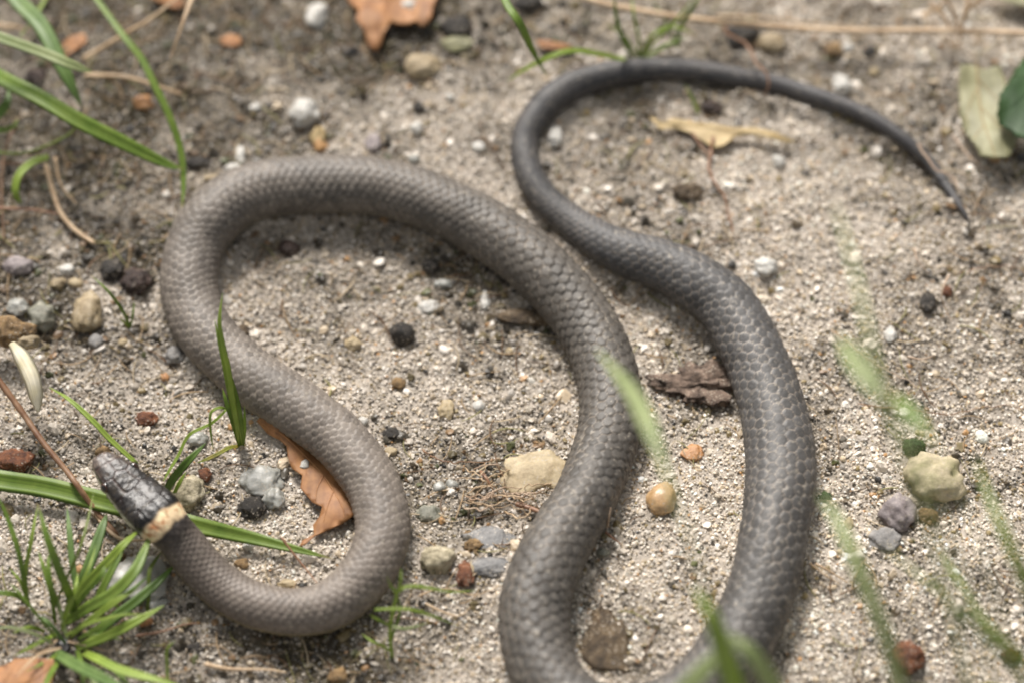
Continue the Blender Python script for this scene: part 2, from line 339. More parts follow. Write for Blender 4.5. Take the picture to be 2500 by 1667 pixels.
#          r    g    b    clean dirty
PAL = [(.74, .71, .65, 2.2, .6), (.62, .575, .50, 4.2, 1.1), (.52, .44, .32, 1.6, .8), (.42, .38, .31, 1.4, 1.6), (.25, .23, .20, .4, 1.5),
       (.10, .09, .070, .14, 1.5), (.45, .27, .12, .16, .35), (.03, .028, .025, .12, .8), (.24, .19, .09, .3, 1.6)]
BOX = (-9.6, 9.6, -8.2, 9.6)
s1 = scatter('sand_grains', 270000, .010, .033, 1.7, .05, BOX, PAL, 0, grain_m)
tag(s1, 'pale mixed quartz sand grains covering the ground', 'sand', kind='stuff')
s2 = scatter('coarse_grit', 6000, .034, .062, 2.0, .05, BOX, PAL, 40, grain_m, ico=2, sharp=.4)
tag(s2, 'coarse white, grey and tan grit lying among the sand', 'grit', kind='stuff')
s3 = scatter('fine_gravel', 520, .062, .12, 2.2, .05, BOX, PAL, 80, grain_m, ico=3, sharp=.35)
tag(s3, 'scattered small gravel bits across the sand', 'gravel', kind='stuff')

SOIL = [(.05, .04, .025, 1, 1), (.11, .085, .05, 1, 1), (.17, .14, .07, .6, .8), (.22, .14, .07, .4, .5), (.10, .11, .04, .3, .5)]
s4 = scatter('soil_crumbs', 7000, .03, .085, 2.2, .2, BOX, SOIL, 120, grain_m, ico=2, sharp=.75, dirty=True)
tag(s4, 'brown and olive soil crumbs in the dirty patches', 'soil', kind='stuff')

# ------------------------------------------------------------------ builders
def uvs(me, uv):
    l = me.uv_layers.new(name='UVMap'); arr = np.empty(len(me.loops)*2, np.float32)
    vi = np.empty(len(me.loops), np.int32); me.loops.foreach_get('vertex_index', vi)
    arr = np.array(uv, np.float32)[vi].ravel(); l.data.foreach_set('uv', arr)
def places(pts):
    return [P(p[0], p[1], p[2] if len(p) > 2 else .1) for p in pts]
def blade(name, pts, w, mat, parent=None, base=.55, fold=.28, twist=0, n=26, tipw=.03, twist_end=None, wpow=1.0, prof_w=None):
    """grass blade from its root to its tip, w photograph pixels wide"""
    path = smooth_path(places(pts), n); V, F, UV = [], [], []
    prof = [(-1, 0), (-.5, -fold*.6), (0, -fold), (.5, -fold*.6), (1, 0), (.5, -fold*.6-.09), (0, -fold-.13), (-.5, -fold*.6-.09)]
    te = twist if twist_end is None else twist_end
    for k, p in enumerate(path):
        t = k/(n-1)
        T = (path[min(k+1, n-1)]-path[max(k-1, 0)]).normalized()
        up = Vector((0, -.35, 1)).normalized(); side = T.cross(up)
        if side.length < 1e-3: side = Vector((1, 0, 0))
        side.normalize(); nn = side.cross(T).normalized()
        a = twist+(te-twist)*t; s2_, n2 = side*math.cos(a)+nn*math.sin(a), nn*math.cos(a)-side*math.sin(a)
        env = (max(base, .75)+(1-max(base, .75))*min(1, t/.25)) * (max(0, 1-max(0, (t-.5)/.5)**(2.0*wpow)))
        if prof_w: env = float(np.interp(t, [a for a, _ in prof_w], [b for _, b in prof_w]))
        hw = w*.41*unit(p)*max(env, tipw)
        for j, (a_, b_) in enumerate(prof):
            V.append(p+s2_*a_*hw+n2*(b_*hw)); UV.append(((a_+1)/2, t))
    m = len(prof)
    for k in range(n-1):
        for j in range(m):
            j2 = (j+1) % m; F.append((k*m+j, k*m+j2, (k+1)*m+j2, (k+1)*m+j))
    F.append(tuple(range(m))[::-1]); F.append(tuple((n-1)*m+j for j in range(m)))
    o = mesh_obj(name, V, F, mat, parent); uvs(o.data, UV)
    if not parent: recenter(o)
    return o
def strand(name, pts, w, mat, parent=None, n=40, taper=.4, wob=.0, seed=0, sides=7):
    """round stem, straw, root or fibre"""
    path = smooth_path(places(pts), n); V, F, UV = [], [], []; rnd = random.Random(seed)
    if wob: path = [p+Vector([mnoise.noise(Vector((k*.35, seed*7.1+c*3, 0)))*wob for c in range(3)]) for k, p in enumerate(path)]
    for k, p in enumerate(path):
        t = k/(n-1); T = (path[min(k+1, n-1)]-path[max(k-1, 0)]).normalized(); s = T.cross(Vector((0, 0, 1)))
        if s.length < 1e-3: s = Vector((1, 0, 0))
        s.normalize(); u = s.cross(T)
        r = w*.5*unit(p)*(1-(1-taper)*t)*(1+.18*mnoise.noise(Vector((k*.5, seed, 4))))
        if k == 0 or k == n-1: r *= .3
        for j in range(sides):
            a = 2*math.pi*j/sides; V.append(p+s*math.cos(a)*r+u*math.sin(a)*r*.8); UV.append((abs(j/sides*2-1), t*.9))
    for k in range(n-1):
        for j in range(sides):
            j2 = (j+1) % sides; F.append((k*sides+j, k*sides+j2, (k+1)*sides+j2, (k+1)*sides+j))
    F.append(tuple(range(sides))[::-1]); F.append(tuple((n-1)*sides+j for j in range(sides)))
    o = mesh_obj(name, V, F, mat, parent); uvs(o.data, UV)
    if not parent: recenter(o)
    return o
_ico = {}
def ico(sub):
    if sub not in _ico:
        bm = bmesh.new(); bmesh.ops.create_icosphere(bm, subdivisions=sub, radius=1)
        _ico[sub] = ([v.co.copy() for v in bm.verts], [[v.index for v in f.verts] for f in bm.faces]); bm.free()
    return _ico[sub]
def rock(name, label, cat, px, py, rx, ry, mat, seed=None, ang=0, facets=9, bumpy=.16, h=.7, sink=.52, lift=0, group=None, parent=None, power=2, lumps=0, sub=None):
    seed = seed if seed is not None else int(px*7+py*13)
    rnd = random.Random(seed); sub = sub or (4 if max(rx, ry) > 20 else 3); vs, fs = ico(sub)
    if cat == 'pebble': rx, ry = rx*.92, ry*.92
    planes = []
    for _ in range(facets+4):
        v = Vector((rnd.gauss(0, 1), rnd.gauss(0, 1), rnd.gauss(0, .8))).normalized(); planes.append((v, rnd.uniform(.72, .95)))
    g = P(px, py, 0); u = unit(g); a = rx*u; c = h*min(rx, ry)*u
    b = math.sqrt(max((ry*u)**2-(c*CA)**2, (.5*ry*u)**2))/SA
    facets += 3; lumps = lumps or .035
    off = Vector((seed*1.37 % 50, seed*.71 % 50, 0)); V = []; ca, sa = math.cos(ang), math.sin(ang)
    for v in vs:
        r = 1.0
        for nn, d in planes:
            q = v.dot(nn)
            if q > .05: r = min(r, d/q)
        r = r*.8+.2
        r *= 1+bumpy*mnoise.fractal(v*1.6+off, 1, 2, 4)*1.6
        if lumps: r *= 1+lumps*(mnoise.noise(v*5+off)+.5*mnoise.noise(v*11+off))
        p = v*r; p = Vector((p.x*ca-p.y*sa, p.x*sa+p.y*ca, p.z)); V.append(Vector((p.x*a*1.07, p.y*b*1.07, p.z*c*1.07)))
    ctr = P(px, py, c*(1-sink)+lift)
    o = mesh_obj(name, V, fs, mat, None)
    o.location = ctr
    if parent: o.parent = parent; o.matrix_parent_inverse = Matrix.Translation(-parent.location)
    elif label: tag(o, label, cat, group)
    return o
def leaf(name, outline, mat, z=.06, curl=.12, parent=None, thick=.012, cuts=3, seed=0, zfun=None):
    pts = [P(x, y, z) for x, y in outline]; bm = bmesh.new()
    from mathutils.geometry import delaunay_2d_cdt
    p2 = [Vector((p.x, p.y)) for p in pts]; x0, x1 = min(p.x for p in p2), max(p.x for p in p2); y0, y1 = min(p.y for p in p2), max(p.y for p in p2)
    m0 = len(p2); grid = .09; gx_ = x0
    def inside(q):
        c_ = False
        for k in range(m0):
            a_, b_ = p2[k], p2[k-1]
            if (a_.y > q.y) != (b_.y > q.y) and q.x < (b_.x-a_.x)*(q.y-a_.y)/(b_.y-a_.y)+a_.x: c_ = not c_
        return c_
    while gx_ < x1:
        gy_ = y0
        while gy_ < y1:
            q = Vector((gx_+.03*math.sin(gy_*9), gy_+.03*math.sin(gx_*7)))
            if inside(q): p2.append(q)
            gy_ += grid
        gx_ += grid
    ov, oe, of = delaunay_2d_cdt(p2, [(k, (k+1) % m0) for k in range(m0)], [], 1, 1e-5)[:3]
    zs = sum(p.z for p in pts)/m0
    vs = [bm.verts.new((v.x, v.y, hgt(v.x, v.y)+z)) for v in ov]
    for f in of:
        try: bm.faces.new([vs[k] for k in f])
        except ValueError: pass
    xs = [v.co.x for v in bm.verts]; ys = [v.co.y for v in bm.verts]; x0, x1, y0, y1 = min(xs), max(xs), min(ys), max(ys)
    for v in bm.verts:
        U, W = (v.co.x-x0)/(x1-x0), (v.co.y-y0)/(y1-y0)
        dz = mnoise.noise(Vector((v.co.x*1.1+seed, v.co.y*1.1, seed)))*curl + mnoise.noise(Vector((v.co.x*4, v.co.y*4, seed)))*curl*.2
        if zfun: dz += zfun(U, W)
        v.co.z += dz
    bmesh.ops.recalc_face_normals(bm, faces=bm.faces[:])
    uvl = bm.loops.layers.uv.new('UVMap')
    bmesh.ops.solidify(bm, geom=bm.faces[:], thickness=thick)
    for f in bm.faces:
        f.smooth = True
        for l in f.loops: l[uvl].uv = ((l.vert.co.x-x0)/(x1-x0), (l.vert.co.y-y0)/(y1-y0)*.9)
    me = bpy.data.meshes.new(name); bm.to_mesh(me); bm.free(); me.materials.append(mat)
    o = bpy.data.objects.new(name, me); COL.objects.link(o)
    if parent: o.parent = parent; o.matrix_parent_inverse = Matrix.Translation(-parent.location)
    return o
def serrate(pts, tooth=7, step=14):
    tooth *= .6
    out = []; n = len(pts)
    for k in range(n):
        a = Vector(pts[k]); b = Vector(pts[(k+1) % n]); L = (b-a).length; m = max(1, int(L/step)); d = (b-a)/L; nr = Vector((-d.y, d.x))
        for j in range(m):
            s = a+d*(L*j/m); out.append(tuple(s)); out.append(tuple(a+d*(L*(j+.75)/m)+nr*tooth*(.5+.5*math.sin(k*3+j*1.7)**2)))
    return out

# ------------------------------------------------------------------ the snake
def build_snake():
    # centre line by picture point and the body's width there, in photograph pixels; third number: extra lift off the ground
    HEADW = [(0, 0), (3, 26), (7, 40), (16, 54), (35, 68), (60, 80), (77, 88), (100, 96), (130, 108), (170, 118), (198, 117), (220, 108), (250, 104)]
    S = [(a, b, c if c else 105, d) for a, b, c, d in SPINE]
    pts, w = [], []
    for k, (x, y, wd, lf) in enumerate(S):
        g = P(x, y, 0); r = wd*.5*unit(g)
        pts.append(P(x, y, r*.74+lf+.07*max(0, 1-wd/60))); w.append(wd)
    n = 3000
    path = smooth_path(pts, n); path = np.array([tuple(p) for p in path])
    tt = np.linspace(0, len(S)-1, n); wid = np.interp(tt, np.arange(len(S)), w)
    # soften heights
    k = np.ones(41)/41; zz = np.convolve(np.pad(path[:, 2], 20, mode='edge'), k, 'valid'); path[:, 2] = zz
    U0 = .0064
    d = np.concatenate([[0], np.cumsum(np.linalg.norm(np.diff(path, axis=0), axis=1))])/U0   # px-like length
    TOT = d[-1]
    # ring stations: even along the head, then in step with the scale rows
    XSW = float(np.interp(34, tt, d)); HK = 1.10; HD = 236.0*HK; st = [0, .6, 1.5, 3]; x = 3
    while x < HD: x += 1.9; st.append(x)
    HD = st[-1]; sidx = [0]*len(st); s = 0.0; PER = 8
    while x < TOT:
        wl = np.interp(x, d, wid); sl = max(.200*wl, 9.0)
        sl = sl if x > XSW else sl*.78; x += sl/PER; s += 1/PER; st.append(min(x, TOT)); sidx.append(s)
    st = np.array(st); sidx = np.array(sidx)
    c = np.stack([np.interp(st, d, path[:, j]) for j in range(3)], -1)
    W = np.interp(st, d, wid); sth = st/HK; HD /= HK; hw = 1.14*np.interp(sth, [a for a, _ in HEADW], [b for _, b in HEADW]); blend = np.clip((sth-222)/30, 0, 1)
    W = np.where(sth < 222, hw, hw*(1-blend)+W*blend)*U0
    tail = np.clip((TOT-st)/12, 0, 1)**.5; W = np.maximum(W*tail, .004)
    # depth scale (far things shown smaller, so they are really larger)
    dep = ((c-np.array(CAM))@np.array(FWD))*SENSOR/LENS/2500/U0; W = W*dep
    R = W/2
    T = np.gradient(c, axis=0); T /= np.linalg.norm(T, axis=1)[:, None]
    side = np.cross(T, [0, 0, 1]); side /= np.linalg.norm(side, axis=1)[:, None]; up = np.cross(side, T)
    NA = 138; ph = (np.arange(NA)/NA*2-1)*math.pi        # 0 is the back, +-pi the belly
    PH, ST = np.meshgrid(ph, sth); SI = np.repeat(sidx[:, None], NA, 1); RR = R[:, None]
    head = ST < HD
    # cross-section
    hb = np.clip((240-ST)/40, 0, 1)                      # 1 on the head
    hh = np.interp(ST, [0, 20, 60, 110, 170, 215, 250], [.80, .60, .55, .54, .56, .72, .92]) # height to width on the head
    hh = np.where(ST > 250, .92, hh)
    cx = np.sin(PH); cy = np.cos(PH)
    ex = 2.0+.8*hb; rad = (np.abs(cx)**ex+np.abs(cy)**ex)**(-1/ex)
    lx = cx*rad; ly = cy*rad*hh; ly = np.where(ly < 0, ly*.82, ly)
    # overlapping scales, 17 rows around the back and flanks
    ROWS = np.where(ST*HK > XSW, 17, 21); spread = math.radians(292); A = PH/spread*ROWS+(fbm(ST*.035, PH*2.2+7, 63, 2)-.5)*.22; SI = SI+(fbm(ST*.03, PH*2+21, 67, 2)-.5)*.25
    best = np.full(PH.shape, 9.); sec = np.full(PH.shape, 9.); bi = np.zeros(PH.shape); bj = np.zeros(PH.shape); bds = np.zeros(PH.shape)
    i0 = np.round(A)
    for di in (-1, 0, 1):
        i = i0+di; offs = np.where(np.mod(i, 2) == 0, 0, .5); j0 = np.round(SI-offs)
        for dj in (-1, 0, 1):
            j = j0+dj; ds = (SI-offs-j); da = A-i
            dist = np.sqrt(da**2*1.0+(ds*1.28)**2)
            nb = dist < best
            sec = np.where(nb, best, np.minimum(sec, dist)); best = np.where(nb, dist, best)
            bi = np.where(nb, i, bi); bj = np.where(nb, j, bj); bds = np.where(nb, ds, bds)
    edge = sec-best                                       # 0 on the seam
    dors = (np.abs(A) < ROWS/2).astype(float)*(~head)
    seam = np.exp(-(edge/.13)**2)*dors
    rise = np.clip(edge/.35, 0, 1)**.6
    dome = (rise*.010 + (bds+.5)*.044*np.clip(edge/.2, 0, 1))*dors
    # belly plates
    fs = np.mod(SI*1.0, 1); belly = (1-dors)*(~head)*(fs*.04)
    # head plates: seeds in (distance from snout, angle), mirrored
    seeds = [(3, 0), (24, .38), (50, .42), (58, 1.25), (92, 0), (90, .85), (150, .48), (140, 1.25), (185, 1.15), (207, .3), (204, .9),
             (20, 1.7), (45, 1.75), (70, 1.75), (95, 1.75), (122, 1.75), (150, 1.75), (180, 1.75), (205, 1.8), (30, 2.4), (70, 2.4), (110, 2.4), (150, 2.4), (190, 2.4)]
    SD = [(a_, b_) for a_, b_ in seeds]+[(a_, -b_) for a_, b_ in seeds if b_ > 0]
    h1 = np.full(PH.shape, 9e9); h2 = np.full(PH.shape, 9e9); hid = np.zeros(PH.shape)
    wob = (fbm(ST*.08, PH*3+9, 5, 2)-.5)
    for q, (a_, b_) in enumerate(SD):
        dd_ = np.sqrt(((ST-a_)*1.0+wob*6)**2+((PH-b_)*46)**2)
        nb = dd_ < h1; h2 = np.where(nb, h1, np.minimum(h2, dd_)); h1 = np.where(nb, dd_, h1); hid = np.where(nb, q, hid)
    hedge = h2-h1; hseam = np.exp(-(hedge/2.6)**2)*hb*head
    brow = np.exp(-((ST-77)/20)**2-((np.abs(PH)-.88)/.22)**2)*.10*hb     # ridge over each eye
    sock = np.exp(-((ST-77)/11)**2-((np.abs(PH)-1.28)/.2)**2)*.05*hb
    lip = np.exp(-((np.abs(PH)-1.76)/.06)**2)*.05*hb*(ST > 6)
    fine = (fbm(ST*.35, PH*14+40, 8, 2)-.5)*.02+(fbm(ST*.11, PH*5+4, 18, 3)-.5)*.07*hb*head
    D = 1+dome+belly-hseam*.055+brow-sock-lip+fine+(fbm(ST*.02, PH*1.2+30, 3, 2)-.5)*.05
    X = lx*D; Y = ly*D
    co = c[:, None, :]+side[:, None, :]*(X*RR)[..., None]+up[:, None, :]*(Y*RR)[..., None]
    # skin colours, with shading painted at the scale fronts
    def C3(*v): return np.array(v)[None, None, :]
    t = (ST-HD)/(TOT/HK-HD)
    keys = [0, .06, .18, .34, .50, .66, .76, .84, 1]
    rgb = np.array([[.175, .140, .115], [.215, .180, .150], [.190, .163, .138], [.112, .099, .084], [.098, .088, .077], [.096, .091, .087], [.090, .087, .086], [.056, .054, .056], [.052, .051, .055]])
    base = np.stack([np.interp(t, keys, rgb[:, k_]) for k_ in range(3)], -1)
    hid_ = _hash(bi+50, bj, 3)
    base = base*(.78+.44*hid_)[..., None]
    patch = fbm(ST*.006, PH*.9+12, 14, 3); base = base*(.78+.44*patch)[..., None]
    # seams: pale skin shows in most places, dark gaps in a few
    pale = np.clip((fbm(ST*.010, PH*1.3, 19, 3)-.30)*3.5, 0, 1)*(.9-.55*np.clip((t-.8)*6, 0, 1))*(.6+.4*np.clip((t-.02)*9, 0, 1))
    sc = C3(.42, .35, .28)*pale[..., None]+C3(.035, .032, .032)*(1-pale[..., None])
    sw = (np.exp(-(edge/.085)**2)*dors*.74*np.clip(.7+t*1.5, .7, 1))[..., None]
    base = base*(1-sw)+sc*sw
    # shading painted on each scale's front edge, under the scale ahead
    fr = (np.clip((-bds-.28)/.2, 0, 1)*dors*.30)[..., None]; base = base*(1-fr)
    # belly: yellowish near the neck, grey behind
    bl = (np.clip((np.abs(PH)-1.45)/.4, 0, 1)*np.clip(1.2-t*2, .55, 1))[..., None]; yb = np.exp(-t*9)[..., None]
    base = base*(1-bl*.75)+(C3(.42, .34, .14)*yb+C3(.15, .135, .115)*(1-yb))*bl*.75
    # spots behind the collar
    spk = np.clip((hid_-.5)*6, 0, 1)*np.exp(-np.clip(t, 0, 1)*45); base = base*(1-.5*spk[..., None])
    # dust of fine sand on the skin
    dust = np.clip(fbm(ST*.13, PH*9+3, 60, 3)-.67, 0, 1)[..., None]*3.5; base = base*(1-dust)+C3(.40, .35, .28)*dust
    # head
    tone = _hash(hid, hid*0+3, 9)
    hc = C3(.013, .011, .010)*(1+.9*tone)[..., None]
    sn = np.clip((70-ST)/60, 0, 1)*np.clip((1.75-np.abs(PH))*2, 0, 1); mot = fbm(ST*.12, PH*4+8, 71, 3)
    hc = hc+(C3(.13, .10, .085)*(sn*np.clip(mot*1.9-.35, 0, 1))[..., None])
    hc = hc+C3(.05, .035, .015)*np.clip(mot-.55, 0, 1)[..., None]*2
    hc = hc*(1-.5*hseam[..., None])+C3(.07, .025, .015)*(hseam*.55*np.clip((150-ST)/60, .15, 1))[..., None]
    # cream lip line
    lb = np.exp(-((np.abs(PH)-1.50)/.19)**2)*np.clip(ST/14, 0, 1)*(.6+.5*(fbm(ST*.09, PH*0+3, 4, 2)))*1.2
    lb = np.clip(lb*(1-.5*np.exp(-((ST-18)/12)**2)), 0, 1)[..., None]; hc = hc*(1-lb)+C3(.62, .60, .44)*lb
    mouth = np.exp(-((np.abs(PH)-1.76)/.045)**2)[..., None]; hc = hc*(1-.8*mouth)
    under = np.clip((np.abs(PH)-1.82)/.2, 0, 1)[..., None]; hc = hc*(1-under)+C3(.50, .45, .28)*under
    # collar
    wv = (fbm(PH*2.2+5, ST*.03, 33, 3)-.5)*11+np.abs(PH)*3-PH*2
    ring0, ring1 = 206+wv, 236+wv*.8
    rg = np.clip((ST-ring0)/5, 0, 1)*np.clip((ring1-ST)/8+(hid_-.5)*.6, 0, 1)*np.clip((ring1+1-ST)/3, 0, 1)
    spec = np.clip((fbm(ST*.16, PH*6, 44, 3)-.46)*7, 0, 1)*np.exp(-((ST-(ring0+9))/9)**2)
    cc = C3(.82, .62, .38)*(.8+.5*fbm(ST*.1, PH*3, 46, 2)[..., None]); cc = cc*(1-.85*spec[..., None])+C3(.34, .10, .02)*.85*spec[..., None]
    allc = np.where((ST < 232)[..., None], hc, base)
    dk = np.clip((ST-(ring0-24))/10, 0, 1)*np.clip((ring0-ST)/2, 0, 1)
    dk2 = np.clip((ST-ring1+6)/4, 0, 1)*np.exp(-np.clip(ST-ring1-3, 0, 999)/22)*np.clip(1.9-np.abs(PH), 0, 1)
    allc = allc*(1-.6*dk[..., None])
    allc = allc*(1-.85*dk2[..., None])+C3(.018, .014, .013)*.85*dk2[..., None]
    allc = allc*(1-rg[..., None])+cc*rg[..., None]
    allc = np.where((ST < 232)[..., None], allc, allc*(1-.10*(1-rg[..., None]))); allc = np.clip(allc, .006, .8)
    nr = len(st); idx = np.arange(nr*NA).reshape(nr, NA)
    q = np.stack([idx[:-1], idx[1:], np.roll(idx[1:], -1, 1), np.roll(idx[:-1], -1, 1)], -1).reshape(-1, 4)
    root = empty('snake', Pz(1100, 900, 0)); tag(root, 'slender grey snake with black head and cream collar, looped over the sand', 'snake')
    me = bpy.data.meshes.new('body'); fast_mesh(me, co.reshape(-1, 3), q)
    at = me.attributes.new('skin', 'FLOAT_COLOR', 'POINT'); at.data.foreach_set('color', np.concatenate([allc.reshape(-1, 3), np.ones((nr*NA, 1))], 1).astype(np.float32).ravel())
    gl = np.clip((225-ST)/20, 0, 1); at = me.attributes.new('gloss', 'FLOAT', 'POINT'); at.data.foreach_set('value', gl.astype(np.float32).ravel())
    m, nt, b = attr_mat('snake_skin', 'skin', rough=.5, spec=.42, noise_scale=26, nvar=.28, bump=.25, bscale=45)
    g = N(nt, 'ShaderNodeAttribute', attribute_name='gloss'); mr = N(nt, 'ShaderNodeMapRange'); nt.links.new(g.outputs['Fac'], mr.inputs[0]); mr.inputs[3].default_value = .50; mr.inputs[4].default_value = .26
    nt.links.new(mr.outputs[0], b.inputs['Roughness'])
    me.materials.append(m); o = bpy.data.objects.new('body', me); COL.objects.link(o); o.parent = root; o.matrix_parent_inverse = Matrix.Translation(-root.location)
    # eyes
    em, ent, eb = new_mat('snake_eye'); eb.inputs['Base Color'].default_value = (.010, .007, .006, 1); eb.inputs['Roughness'].default_value = .06; eb.inputs['Coat Weight'].default_value = .6
    im, int_, ib = new_mat('snake_iris'); ib.inputs['Base Color'].default_value = (.10, .035, .02, 1); ib.inputs['Roughness'].default_value = .2
    k = int(np.argmin(np.abs(sth-77)))
    for sgn in (-1, 1):
        j = int(np.argmin(np.abs(ph-sgn*1.05))); pos = Vector(co[k, j]); r = 12.5*U0
        outw = (Vector(side[k])*sgn*.9+Vector(up[k])*.35).normalized(); vs, fs_ = ico(3)
        e = mesh_obj('eye', [pos-outw*r*.25+v*r for v in vs], fs_, em, root)
        # iris ring round the pupil
        ax = outw; s0 = ax.cross(Vector((0, 0, 1))).normalized(); s1_ = ax.cross(s0); V, F = [], []
        for a_ in range(24):
            for b_ in range(8):
                A_ = a_/24*2*math.pi; B_ = b_/8*2*math.pi; rr = r*(.80+.16*math.cos(B_))
                V.append(pos-outw*r*.25+ax*(r*.52+r*.10*math.sin(B_))+(s0*math.cos(A_)+s1_*math.sin(A_))*rr)
        for a_ in range(24):
            for b_ in range(8): F.append((a_*8+b_, a_*8+(b_+1) % 8, ((a_+1) % 24)*8+(b_+1) % 8, ((a_+1) % 24)*8+b_))
        ir = mesh_obj('iris', V, F, im); ir.parent = e; ir.matrix_parent_inverse = Matrix.Identity(4) @ e.matrix_world.inverted()
        ir.matrix_parent_inverse = Matrix.Translation(Vector((0, 0, 0)))
    return root
snake = build_snake()

